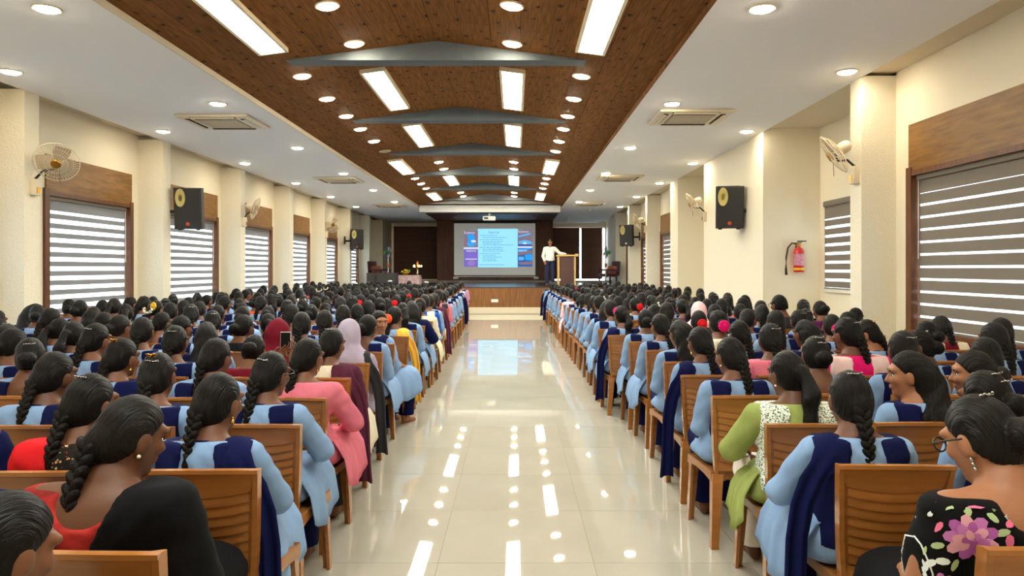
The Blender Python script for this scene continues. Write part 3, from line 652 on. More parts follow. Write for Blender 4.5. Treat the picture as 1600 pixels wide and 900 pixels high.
def arm_chair(x, y, rz, label):
    r = thing('armchair', label, 'armchair', (x, y, HST), rz, group='maroon armchairs on the stage')
    ob('seat', MB().cbox(-.3, .3, -.3, .3, .32, .46, .04).mesh('s', M_MAROON, 30), None, r)
    ob('backrest', MB().cbox(-.3, .3, .24, .36, .4, 1.0, .05, Matrix.Rotation(-.1, 4, 'X')).mesh('b', M_MAROON, 30), None, r)
    ob('cushion', MB().cbox(-.24, .24, -.02, .2, .47, .78, .05, Matrix.Rotation(-.15, 4, 'X')).mesh('c', M_ORANGEC, 30), None, r)
    for s in (-1, 1):
        ob('armrest', MB().cbox(s * .33 - .05, s * .33 + .05, -.3, .3, .56, .64, .02).cbox(s * .33 - .035, s * .33 + .035, -.28, -.2, .3, .58, .01).mesh('a', M_MAROON, 30), None, r)
        for yy in (-.25, .25): ob('leg', MB().box(s * .27 - .025, s * .27 + .025, yy - .025, yy + .025, 0, .34).mesh('l', M_BLACK), None, r)
arm_chair(-5.55, 29.6, 1.2, 'maroon armchair with ochre cushion behind the fan, lamp side')
arm_chair(3.82, 29.7, -1.2, 'maroon armchair with ochre cushion behind the fan, lectern side')
tb = thing('side_table', 'low table on the stage carrying yellow flowers', 'table', (-4.1, 27.6, HST))
ob('tabletop', MB().cbox(-.42, .42, -.28, .28, .36, .4, .01).mesh('t', M_WIN), None, tb)
for s in (-1, 1):
    for yy in (-.22, .22): ob('leg', MB().box(s * .36 - .025, s * .36 + .025, yy - .025, yy + .025, 0, .37).mesh('l', M_WIN), None, tb)
mb = MB(); rings = []
for z, g in ((.405, 1.0), (.40, 1.06), (.22, 1.08), (.06, 1.1)):
    rings.append([((.44 + (.02 * math.sin(j * 2.1) if z < .4 else 0)) * g * math.copysign(min(1, abs(math.cos(2 * PI * j / 40)) * 1.4), math.cos(2 * PI * j / 40)), (.3 + (.02 * math.sin(j * 2.1) if z < .4 else 0)) * g * math.copysign(min(1, abs(math.sin(2 * PI * j / 40)) * 1.4), math.sin(2 * PI * j / 40)), z) for j in range(40)])
mb.ring(rings, cap=False); mb.add(rings[0], [tuple(range(40))])
tag(ob('tablecloth', mb.mesh('tablecloth', M_PINKCL, 40), loc=tb.location), 'pale pink cloth draped over the low stage table', 'tablecloth')
fl = thing('flower_arrangement', 'small bunch of yellow flowers on the pink tablecloth', 'flowers', (-4.2, 27.6, HST + .406))
ob('bowl', MB().lathe([(.05, 0), (.1, .05), (.11, .08)], 14).mesh('b', M_BRASS, 40), None, fl)
fx = random.Random(4)
for i in range(16):
    p = (fx.uniform(-.16, .16), fx.uniform(-.1, .1), fx.uniform(.09, .2)); c = ob('flower', MB().ell((0, 0, 0), (.045, .045, .035), 8, 5).mesh('flower', M_YEL if i % 4 else M_GREEN, True), None, fl, loc=p)
ob('stem', MB().tube([(0, 0, .03), (.1, 0, .12)], .01, 5).tube([(0, 0, .03), (-.1, .03, .12)], .01, 5).mesh('stem', M_GREEN), None, fl)
lp = thing('oil_lamp', 'tall brass oil lamp with small flames on the stage', 'oil lamp', (-3.73, 27.5, HST))
ob('stand', MB().lathe([(.17, 0), (.17, .03), (.06, .07), (.03, .12), (.045, .2), (.025, .26), (.025, .45), (.05, .48), (.025, .52), (.025, .66), (.03, .68)], 18).mesh('stand', mat('pale_brass', S(214, 190, 150), .35, metal=.6), 40), None, lp)
ob('oil_dish', MB().lathe([(.03, .66), (.15, .69), (.17, .72), (.16, .72), (.03, .7)], 18).mesh('dish', M_BRASS, 40), None, lp)
ob('finial', MB().lathe([(.02, .7), (.02, .82), (.045, .86), (.03, .9), (.0, .96)], 12).mesh('finial', M_BRASS, 40), None, lp)
for a in range(5):
    an = 2 * PI * a / 5 + .3; ob('flame', MB().ell((.15 * math.cos(an), .15 * math.sin(an), .75), (.02, .02, .045), 8, 6).mesh('flame', M_FLAME, True), None, lp)
def monitor(x, y, rz, label):
    r = thing('floor_monitor', label, 'loudspeaker', (x, y, HST), rz, group='black wedge monitors')
    mb = MB(); mb.ring([[(s, -.25, 0), (s, .25, 0), (s, .25, .5), (s, .02, .5), (s, -.25, .12)] for s in (-.36, .36)]); ob('cabinet', mb.mesh('cab', M_BLACKC), None, r)
    ob('grille', MB().box(-.33, .33, -.02, .0, -.22, .2, Matrix.Translation((0, -.125, .315)) @ Matrix.Rotation(-.62, 4, 'X')).mesh('g', M_GRILLE), None, r)
monitor(-5.12, 26.6, .2, 'black wedge floor monitor by the pillar, lamp side'); monitor(-4.66, 26.2, -.1, 'black wedge floor monitor before the pink table')
tag(ob('dome_camera', MB().lathe([(.05, 0), (.05, -.03), (.04, -.06), (.0, -.075)], 14).mesh('dome', M_WHITEP, 40), loc=(2.55 * K, 24.6 * K, ZC)), 'small white dome camera on the ceiling near the stage', 'camera')

# ------------------------------------------------------------ chairs
def chair_parts():
    P = {}
    # backrest frame: two stiles flowing out of the rear legs, solid top panel
    def back_y(z): return -.195 - .075 * max(0, (z - .42) / .44) ** 1.2
    def half(z): return .17 + .038 * max(0, min(1, (z - .42) / .44)) ** .8
    mb = MB(); N = 8
    for s in (-1, 1):
        rings = []
        for i in range(N + 1):
            z = .36 + (.855 - .36) * i / N; y = back_y(z); h = half(z)
            wd = .06 - .012 * i / N
            a, b = (h - wd) * s, h * s
            rings.append([(a, y - .004, z), (a, y + .012, z), (b - .006 * s, y + .03, z), (b, y + .03, z), (b, y - .012, z), (b - .018 * s, y - .014, z), (b - .022 * s, y - .006, z)])
        if s < 0: rings = [r[::-1] for r in rings]
        mb.ring(rings)
    # top panel: curved in plan
    n = 10; top = []
    for j in range(n + 1):
        u = -1 + 2 * j / n; x = u * half(.86); bow = -.022 * (1 - u * u)
        lo = .776 - .018 * (1 - u * u); hi = .858 + .006 * (1 - u * u)
        top.append([(x * .84 if lo else x, back_y(lo) + bow + .006, lo), (x, back_y(hi) + bow * .8 + .012, hi), (x, back_y(hi) + bow * .8 - .016, hi), (x, back_y(hi) + bow * .8 - .016, hi - .014), (x * .98, back_y(hi) + bow * .8 - .004, hi - .02), (x * .84, back_y(lo) + bow - .008, lo)])
    mb.ring(top)
    # bottom rail
    rail = []
    for j in range(n + 1):
        u = -1 + 2 * j / n; x = u * .165; bow = -.016 * (1 - u * u); z = .445
        rail.append([(x, back_y(z) + bow + .008, z - .025), (x, back_y(z) + bow + .008, z + .02), (x, back_y(z) + bow - .006, z + .02), (x, back_y(z) + bow - .01, z - .025)])
    mb.ring(rail)
    P['backrest'] = mb.mesh('backrest', M_CHAIR, 35)
    slats = []
    for k in range(8):
        z = .476 + k * .0375; hw = half(z) - .031; sl_ = []
        for j in range(n + 1):
            u = -1 + 2 * j / n; x = u * hw; bow = -.021 * (1 - u * u); dz = -.017 * (1 - u * u); h = .0345
            sl_.append([(x, back_y(z) + bow - .012, z + dz + .004), (x, back_y(z) + bow - .010, z + dz), (x, back_y(z) + bow - .000, z + dz - .001), (x, back_y(z + h) + bow + .009, z + dz + h), (x, back_y(z + h) + bow - .003, z + dz + h + .001)])
        m2 = MB(); m2.ring(sl_); slats.append(m2.mesh('slat', M_CHAIR, 35))
    P['slats'] = slats
    # seat: dished panel with an apron
    mb = MB(); n = 8; top = []
    for i in range(n + 1):
        y = -.19 + .41 * i / n; w_ = .185 + .025 * (i / n); row = []
        for j in range(n + 1):
            u = -1 + 2 * j / n
            z = .414 - .014 * (1 - u * u) * (1 - ((i - n / 2) / (n / 2)) ** 2) - (.012 if i == n else 0)
            row.append((u * w_, y, z))
        top.append(row)
    nn = n + 1
    mb.add([p for r in top for p in r], [(i * nn + j, i * nn + j + 1, (i + 1) * nn + j + 1, (i + 1) * nn + j) for i in range(n) for j in range(n)])
    per = [(i, 0) for i in range(n, 0, -1)] + [(0, j) for j in range(n)] + [(i, n) for i in range(n)] + [(n, j) for j in range(n, 0, -1)]
    outer = [[top[i][j] for i, j in per]] + [[(top[i][j][0] * 1.035, top[i][j][1] * 1.02, .412) for i, j in per], [(top[i][j][0] * 1.045, top[i][j][1] * 1.03, .355 + .02 * abs(math.sin((j + i) * PI / n))) for i, j in per], [(top[i][j][0] * .98, top[i][j][1] * .97, .36) for i, j in per], [(top[i][j][0] * .97, top[i][j][1] * .96, .395) for i, j in per]]
    mb.ring(outer, cap=False)
    mb.add([(-.18, -.18, .396), (.18, -.18, .396), (.2, .2, .396), (-.2, .2, .396)], [(3, 2, 1, 0)])
    P['seat'] = mb.mesh('seat', M_CHAIR, 35)
    def leg(x0, y0, x1, y1, z0, sx_, sy_):
        rings = []
        for i, z in enumerate((z0, z0 * .75, z0 * .4, .02, 0)):
            t = 1 - z / z0; x = x0 + (x1 - x0) * t; y = y0 + (y1 - y0) * t; w_ = .062 - .022 * t; th = .016
            if i == 4: w_ += .004
            r = [(x, y), (x - sx_ * w_, y), (x - sx_ * w_, y - sy_ * th), (x - sx_ * th, y - sy_ * th), (x - sx_ * th, y - sy_ * w_), (x, y - sy_ * w_)]
            r = [(a, b, z) for a, b in r]
            if sx_ * sy_ > 0: r = r[::-1]
            rings.append(r[::-1])
        return MB().ring(rings).mesh('leg', M_CHAIR, 35)
    P['legs'] = [leg(s * .212, .215, s * .222, .235, .395, s, 1) for s in (-1, 1)] + [leg(s * .188, -.215, s * .215, -.285, .40, s, -1) for s in (-1, 1)]
    # one-mesh version for rows far away
    f = MB()
    for me in [P['backrest'], P['seat']] + P['slats'] + P['legs']:
        f.add([v.co.copy() for v in me.vertices], [tuple(p.vertices) for p in me.polygons])
    P['far'] = f.mesh('plastic_chair', M_CHAIR, 35)
    return P
CH = chair_parts()
CHG = 'caramel plastic chairs in the two blocks'
def chair(x, y, rz, label, lod):
    if lod == 2:
        o = ob('plastic_chair', CH['far'], None, None, loc=(x, y, 0)); o.rotation_euler = (0, 0, rz); return tag(o, label, 'chair', CHG)
    r = thing('plastic_chair', label, 'chair', (x, y, 0), rz, CHG)
    b = ob('backrest', CH['backrest'], None, r); ob('seat', CH['seat'], None, r)
    for l in CH['legs']: ob('leg', l, None, r)
    for s in CH['slats']: ob('slat', s, None, b)
    return r

# ------------------------------------------------------------ signed-distance modelling of figures
def axis(*seg):
    """(lo, hi, step) pieces glued into one coordinate list"""
    out = []
    for lo, hi, h in seg:
        n = max(1, int(round((hi - lo) / h))); out += list(np.linspace(lo, hi, n, endpoint=False))
    out.append(seg[-1][1]); return np.array(out, dtype=np.float64)
class SD:
    def __init__(s, xs, ys, zs):
        s.a = (xs, ys, zs); s.F = np.full((len(xs), len(ys), len(zs)), .3, dtype=np.float32)
    def blk(s, lo, hi):
        sl = tuple(slice(max(0, np.searchsorted(a, l) - 1), np.searchsorted(a, h) + 1) for a, l, h in zip(s.a, lo, hi))
        return sl, s.a[0][sl[0]][:, None, None], s.a[1][sl[1]][None, :, None], s.a[2][sl[2]][None, None, :]
    def merge(s, sl, d, k):
        A = s.F[sl]
        if k <= 0: s.F[sl] = np.minimum(A, d)
        else:
            h = np.maximum(k - np.abs(A - d), 0) / k; s.F[sl] = np.minimum(A, d) - h * h * k * .25
    def cap(s, p, q, r0, r1, k=.03, sy=1.0):
        m = max(r0, r1) + .08
        sl, X, Y, Z = s.blk([min(a, b) - m for a, b in zip(p, q)], [max(a, b) + m for a, b in zip(p, q)])
        if 0 in (sl[0].stop - sl[0].start, sl[1].stop - sl[1].start, sl[2].stop - sl[2].start): return s
        d = [b - a for a, b in zip(p, q)]; L = sum(c * c for c in d) + 1e-9
        x, y, z = X - p[0], (Y - p[1]), Z - p[2]
        t = np.clip((x * d[0] + y * d[1] + z * d[2]) / L, 0, 1)
        dist = np.sqrt((x - t * d[0]) ** 2 + ((y - t * d[1]) / sy) ** 2 + (z - t * d[2]) ** 2) - (r0 + t * (r1 - r0))
        s.merge(sl, dist, k); return s
    def ell(s, c, r, k=.03, M=None):
        m = max(r) + .07
        sl, X, Y, Z = s.blk([a - m for a in c], [a + m for a in c])
        if 0 in (sl[0].stop - sl[0].start, sl[1].stop - sl[1].start, sl[2].stop - sl[2].start): return s
        x, y, z = X - c[0], Y - c[1], Z - c[2]
        if M is not None:
            R = M.transposed(); x, y, z = (R[0][0] * x + R[0][1] * y + R[0][2] * z, R[1][0] * x + R[1][1] * y + R[1][2] * z, R[2][0] * x + R[2][1] * y + R[2][2] * z)
        k0 = np.sqrt((x / r[0]) ** 2 + (y / r[1]) ** 2 + (z / r[2]) ** 2); k1 = np.sqrt((x / r[0] ** 2) ** 2 + (y / r[1] ** 2) ** 2 + (z / r[2] ** 2) ** 2)
        s.merge(sl, k0 * (k0 - 1) / (k1 + 1e-6), k); return s
    def cut(s, fn):
        s.F = np.maximum(s.F, fn(s.a[0][:, None, None], s.a[1][None, :, None], s.a[2][None, None, :]).astype(np.float32)); return s
    def surf(s):
        F = s.F.copy()
        for ax in range(3):                        # closed at the border of the grid
            i0 = [slice(None)] * 3; i0[ax] = 0; F[tuple(i0)] = .05; i0[ax] = -1; F[tuple(i0)] = .05
        I = F < 0; c = np.zeros(tuple(n - 1 for n in F.shape), np.int8)
        for dx in (0, 1):
            for dy in (0, 1):
                for dz in (0, 1):
                    c += I[dx:F.shape[0] - 1 + dx, dy:F.shape[1] - 1 + dy, dz:F.shape[2] - 1 + dz]
        act = (c > 0) & (c < 8); ijk = np.argwhere(act); idx = np.full(c.shape, -1, np.int64); idx[act] = np.arange(len(ijk))
        i, j, k = ijk.T; P = np.zeros((len(ijk), 3)); W = np.zeros(len(ijk))
        for ax in range(3):
            o1, o2 = [a for a in range(3) if a != ax]
            for a in (0, 1):
                for b in (0, 1):
                    of = [0, 0, 0]; of[o1] = a; of[o2] = b; og = of[:]; og[ax] = 1
                    f0 = F[i + of[0], j + of[1], k + of[2]].astype(float); f1 = F[i + og[0], j + og[1], k + og[2]].astype(float)
                    m = (f0 < 0) != (f1 < 0); t = np.where(m, f0 / np.where(m, f0 - f1, 1), 0)
                    p = np.stack([s.a[0][i + of[0]], s.a[1][j + of[1]], s.a[2][k + of[2]]], 1); q = np.stack([s.a[0][i + og[0]], s.a[1][j + og[1]], s.a[2][k + og[2]]], 1)
                    P += np.where(m[:, None], p + (q - p) * t[:, None], 0); W += m
        P /= W[:, None]
        faces = []
        for ax in range(3):
            o1, o2 = [(1, 2), (2, 0), (0, 1)][ax]
            s0 = [slice(None)] * 3; s1 = [slice(None)] * 3
            s0[ax] = slice(0, -1); s1[ax] = slice(1, None)
            for o in (o1, o2): s0[o] = s1[o] = slice(1, -1)
            A = I[tuple(s0)]; B = I[tuple(s1)]; e = np.argwhere(A != B); sg = A[A != B]
            of = [0, 0, 0]; of[o1] = of[o2] = 1; e = e + np.array(of)
            def cell(d1, d2):
                q = e.copy(); q[:, o1] -= d1; q[:, o2] -= d2; return idx[q[:, 0], q[:, 1], q[:, 2]]
            Q = np.stack([cell(1, 1), cell(0, 1), cell(0, 0), cell(1, 0)], 1); Q[~sg] = Q[~sg][:, ::-1]; faces.append(Q)
        return P, np.concatenate(faces)
    def mesh(s, name, m, extra=None, post=None):
        P, Q = s.surf()
        if post is not None: P = post(P)
        vs = P.tolist(); fs = Q.tolist()
        if extra is not None and extra.v:
            o = len(vs); vs += extra.v; fs += [[i + o for i in f] for f in extra.f]
        me = bpy.data.meshes.new(name); me.from_pydata(vs, [], fs); me.materials.append(m)
        me.polygons.foreach_set('use_smooth', [True] * len(me.polygons)); me.update(); return me

HC = Vector((0, .0, 1.05)); PIV = Vector((0, -.025, .965))
def head_matrix(yaw=0, pitch=0, roll=0):
    return Matrix.Translation(PIV) @ Matrix.Rotation(yaw, 4, 'Z') @ Matrix.Rotation(-pitch, 4, 'X') @ Matrix.Rotation(roll, 4, 'Y') @ Matrix.Translation(-PIV)
POSE = {'n': (0, .1, 0), 'd': (.1, .38, .05), 'l': (.38, .12, -.05), 'r': (-.38, .12, .05), 'll': (1.15, .12, 0), 'rr': (-.85, .15, 0), 'rd': (-.55, .32, 0), 'ld': (.42, .42, 0), 'back': (-2.0, .1, 0)}
def torso(sd, inf=0, fat=0, k=.05):
    f = 1 + .2 * fat
    sd.ell((0, -.05, .53), (.165 * f + inf, .125 + .02 * fat + inf, .102 + inf), k)
    sd.ell((0, -.045, .65), (.128 * f + inf, .105 * f + inf, .13 + inf), k + .02)
    sd.ell((0, -.055, .79), (.142 * f + inf, .102 * f + inf, .13 + inf), k)
    sd.ell((.055, .03, .76), (.055 * f + inf, .045 + inf, .055 + inf), k); sd.ell((-.055, .03, .76), (.055 * f + inf, .045 + inf, .055 + inf), k)
    sd.cap((-.125 * f, -.06, .858), (.125 * f, -.06, .858), .047 + .006 * fat + inf, .047 + .006 * fat + inf, k + .02)
    sd.cap((0, -.055, .87), (0, -.05, .93), .07 + inf, .05 + inf, k)
ARMS = {'lap': (((.168, -.06, .85), (.203, -.02, .635), (.125, .19, .598)),) * 2,
        'phone': (((.168, -.05, .85), (.13, .17, .73), (-.075, .24, .93)), ((.168, -.05, .85), (.235, .15, .73), (.215, .24, .93))),
        'rest': (((.168, -.06, .85), (.235, .05, .65), (.17, .26, .60)),) * 2,
        'bend': (((.168, -.05, .85), (.255, .06, .66), (.19, .25, .605)),) * 2}
def arms(sd, mode, inf=0, fat=0, part='all', flare=0):
    f = 1 + .25 * fat
    for s, (sh, el, wr) in zip((-1, 1), ARMS[mode]):
        sh = (s * sh[0] * (1 + .1 * fat), sh[1], sh[2]); el = (s * el[0] * (1 + .12 * fat), el[1], el[2]); wr = (s * wr[0], wr[1], wr[2])
        sd.cap(sh, el, .046 * f + inf, .037 * f + inf + flare, .03)
        if part == 'half':
            m = tuple(a + (b - a) * .28 for a, b in zip(el, wr)); sd.cap(el, m, .037 * f + inf + flare, .036 * f + inf + flare, .02)
        if part in ('all', 'long'): sd.cap(el, wr, .036 * f + inf, .026 * f + inf, .02)
def legs(sd, inf=0, fat=0, flare=0, shin=True, feet=True, upto=1.0):
    f = 1 + .15 * fat
    for s in (-1, 1):
        hip = (s * .085, -.03, .512); kn = (s * .098, .35, .49); an = (s * .088, .325, .075)
        k2 = tuple(a + (b - a) * upto for a, b in zip(hip, kn))
        sd.cap(hip, k2, .082 * f + inf, (.082 - .022 * upto) * f + inf, .04)
        if shin: sd.cap(kn, an, .052 * f + inf, .034 + inf + flare, .03)
        if feet:
            sd.cap((s * .088, .305, .04), (s * .092, .42, .024), .034, .024, .03); sd.cap((s * .092, .42, .024), (s * .096, .455, .016), .026, .017, .02)
def hands(mode):
    mb = MB()
    for s, (sh, el, wr) in zip((-1, 1), ARMS[mode]):
        wr = Vector((s * wr[0], wr[1], wr[2])); el = Vector((s * el[0], el[1], el[2]))
        d = (wr - el).normalized()
        up = Vector((0, 0, 1)) if abs(d.z) < .6 else Vector((0, -1, 0))
        side = d.cross(up).normalized(); up = side.cross(d).normalized(); curl = -1
        if d.z > .6: curl = 1
        base = wr + d * .085
        for q, L in zip((-1.5, -.5, .5, 1.5), (.062, .074, .07, .052)):
            a = base + side * q * .017; r = .0085
            mb.tube([a - d * .02, a + d * L * .35, a + d * L * .72 + up * .010 * curl, a + d * L * .95 + up * .028 * curl], [r, r, r * .9, r * .6], 7)
        t = wr + d * .03 - side * .026 * s if d.z <= .6 else wr + d * .03 - side * .026
        sg = -s if d.z <= .6 else -1
        mb.tube([t, t + side * sg * .02 + d * .022, t + side * sg * .026 + d * .05 + up * .006 * curl, t + side * sg * .022 + d * .07 + up * .012 * curl], [.012, .0105, .0095, .006], 7)
    return mb
def palms(sd, mode):
    for s, (sh, el, wr) in zip((-1, 1), ARMS[mode]):
        wr = Vector((s * wr[0], wr[1], wr[2])); el = Vector((s * el[0], el[1], el[2])); d = (wr - el).normalized()
        up = Vector((0, 0, 1)) if abs(d.z) < .6 else Vector((0, -1, 0)); side = d.cross(up).normalized(); up = side.cross(d).normalized()
        R = Matrix((side, d, up)).transposed(); sd.ell(tuple(wr + d * .045), (.037, .055, .017), .02, R)
def head(sd, H):
    R = H.to_3x3()
    def E(c, r, k=.03): sd.ell(tuple(H @ (HC + Vector(c))), r, k, R)
    def C(p, q, r0, r1, k=.02): sd.cap(tuple(H @ (HC + Vector(p))), tuple(H @ (HC + Vector(q))), r0, r1, k)
    sd.cap((0, -.055, .87), tuple(H @ (HC + Vector((0, -.02, -.06)))), .05, .046, .04)
    E((0, -.002, .010), (.068, .084, .096)); E((0, .03, -.045), (.052, .055, .062), .04)
    E((0, .068, -.092), (.02, .016, .015), .03)
    C((0, .082, .012), (0, .103, -.024), .008, .012, .014); E((.013, .090, -.028), (.009, .009, .007), .01); E((-.013, .090, -.028), (.009, .009, .007), .01)
    E((0, .082, -.056), (.023, .011, .011), .012); E((.036, .072, -.02), (.02, .016, .018), .02); E((-.036, .072, -.02), (.02, .016, .018), .02)
    C((-.045, .075, .03), (.045, .075, .03), .012, .012, .02)
    for s in (-1, 1):
        E((s * .071, .008, -.012), (.011, .022, .032), .01); E((s * .069, .004, -.035), (.009, .011, .013), .008)
FIG_AX = lambda: (axis((-.34, -.13, .016), (-.13, .13, .0078), (.13, .34, .016)), axis((-.24, -.15, .013), (-.15, .14, .0078), (.14, .58, .016)), axis((-.02, .88, .016), (.88, 1.2, .0072)))
CL_AX = lambda: (axis((-.36, .36, .0125)), axis((-.25, .56, .0135)), axis((-.02, 1.0, .0135)))
CACHE = {}
def body_mesh(pose, fat=0, mode='lap'):
    key = ('body', pose, fat, mode)
    if key not in CACHE:
        sd = SD(*FIG_AX()); torso(sd, 0, fat); arms(sd, mode, 0, fat); legs(sd, 0, fat); palms(sd, mode); head(sd, head_matrix(*POSE[pose]))
        CACHE[key] = sd.mesh('person', M_SKIN, hands(mode))
    return CACHE[key]
def wrinkle(P, a=.004, seed=0):
    """soft folds pushed into a garment"""
    n = np.sin(P[:, 2] * 70 + 6 * np.sin(P[:, 0] * 14 + seed)) * .5 + np.sin(P[:, 2] * 31 + P[:, 0] * 40 + seed * 2) * .5
    c = np.array([0, -.03, 0]); d = P - c; d[:, 2] = 0; L = np.linalg.norm(d, axis=1)[:, None] + 1e-6
    return P + d / L * (n * a)[:, None]
def garment(kind, fat=0, mode='lap'):
    key = (kind, fat, mode)
    if key in CACHE: return CACHE[key]
    sd = SD(*CL_AX()); nm, m = kind, M_BLUE
    if kind in ('tunic', 'tunic_low', 'kurta', 'kurta_short'):
        sh_ = kind == 'kurta_short'; kind = 'kurta' if sh_ else kind
        torso(sd, .014, fat); arms(sd, mode, .013, fat, 'half' if kind != 'kurta' else 'long', .006 if kind != 'kurta' else .004)
        legs(sd, .022, fat, shin=False, feet=False, upto=.4 if sh_ else .92)
        sd.cap((-.1, -.0, .50), (.1, .0, .50), .09, .09, .06)
        for s in (-1, 1): sd.cap((s * .185, -.06, .47), (s * .195, .14, .47), .026, .03, .04); 
        if kind == 'tunic_low': sd.cut(lambda X, Y, Z: np.maximum(Z - .93, .095 - np.sqrt((X / 1.0) ** 2 + ((Y + .2) / 1.4) ** 2 + ((Z - .9) / 1.0) ** 2)))
        else: sd.cut(lambda X, Y, Z: np.maximum(Z - (.912 + .1 * (Y + .05) * -1), .052 - np.sqrt(X ** 2 + (Y + .045) ** 2) - (Z < .86) * .3))
        sd.cut(lambda X, Y, Z: np.maximum(.421 - Z, -.3) + 0 * X + 0 * Y)
        nm = 'tunic'
    elif kind == 'salwar':
        legs(sd, .024, fat, .018, True, False); sd.ell((0, -.05, .52), (.17 + .03 * fat, .13, .09), .04); sd.cut(lambda X, Y, Z: np.maximum(.085 - Z, Z - .56) + 0 * X + 0 * Y); m = M_NAVY; nm = 'salwar'
        sd.cut(lambda X, Y, Z: np.minimum(.423 - Z + 0 * X, .245 - Y))
    elif kind == 'dupatta':
        torso(sd, .025, fat); arms(sd, mode, .024, fat, 'upper', .004)
        sd.cut(lambda X, Y, Z: np.maximum(np.maximum(.062 + .05 * (.86 - Z) - np.abs(X), np.abs(X) - .165 - .03 * fat), .5 - Z) + 0 * Y); sd.cut(lambda X, Y, Z: Z - .915 + 0 * X + 0 * Y); m = M_NAVY
    elif kind == 'dupatta_one':
        torso(sd, .026, fat); arms(sd, mode, .026, fat, 'upper', .01)
        sd.cut(lambda X, Y, Z: np.maximum(.05 - X, .46 - Z) + 0 * Y); sd.cut(lambda X, Y, Z: Z - .92 + 0 * X + 0 * Y); m = M_NAVY; nm = 'dupatta'
    elif kind == 'shawl':
        torso(sd, .032, fat); arms(sd, mode, .036, fat, 'all', .012)
        sd.cut(lambda X, Y, Z: .06 - X + .35 * (Z - .8) + 0 * Y); sd.cut(lambda X, Y, Z: np.maximum(Z - .93, .43 - Z) + 0 * X + 0 * Y); m = FAB['black']
    elif kind == 'blouse':
        torso(sd, .010, fat); arms(sd, mode, .012, fat, 'upper', .012)
        sd.cut(lambda X, Y, Z: np.maximum(Z - .905, .56 - Z) + 0 * X + 0 * Y)
        sd.cut(lambda X, Y, Z: .092 - np.sqrt((X * .78) ** 2 + ((Y + .19) / 1.3) ** 2 + ((Z - .935) * .85) ** 2)); sd.cut(lambda X, Y, Z: .1 - np.sqrt(X ** 2 + ((Y - .06) / 1.0) ** 2 + (Z - .93) ** 2))
        sd.cut(lambda X, Y, Z: np.abs(X) - .262 - .25 * (Z - .75) + 0 * Y)
    elif kind == 'sari':
        legs(sd, .035, fat, .05, True, False); sd.cap((0, .30, .50), (0, .33, .12), .10, .13, .1); sd.ell((0, -.05, .52), (.2, .15, .1), .05); sd.cut(lambda X, Y, Z: np.maximum(.03 - Z, Z - .66) + 0 * X + 0 * Y); m = FAB['black']; nm = 'sari_skirt'
        sd.cut(lambda X, Y, Z: np.minimum(.423 - Z + 0 * X, .245 - Y))
    elif kind == 'hijab':
        sd = SD(axis((-.27, .27, .0105)), axis((-.24, .2, .0105)), axis((.62, 1.19, .0105)))
        sd.ell((0, -.008, 1.062), (.09, .108, .117), .03); sd.cap((0, -.045, 1.02), (0, -.06, .88), .085, .115, .05); sd.ell((0, -.055, .84), (.215, .15, .11), .06); sd.ell((0, -.06, .76), (.205, .15, .13), .05)
        sd.cut(lambda X, Y, Z: .062 - np.sqrt((X / 1.0) ** 2 + ((Y - .12) / 1.6) ** 2 + ((Z - 1.045) / 1.25) ** 2)); m = FAB['lavender']
    CACHE[key] = sd.mesh(nm, m, post=lambda P: wrinkle(P, .0045 if kind != 'hijab' else .003, fat))
    return CACHE[key]
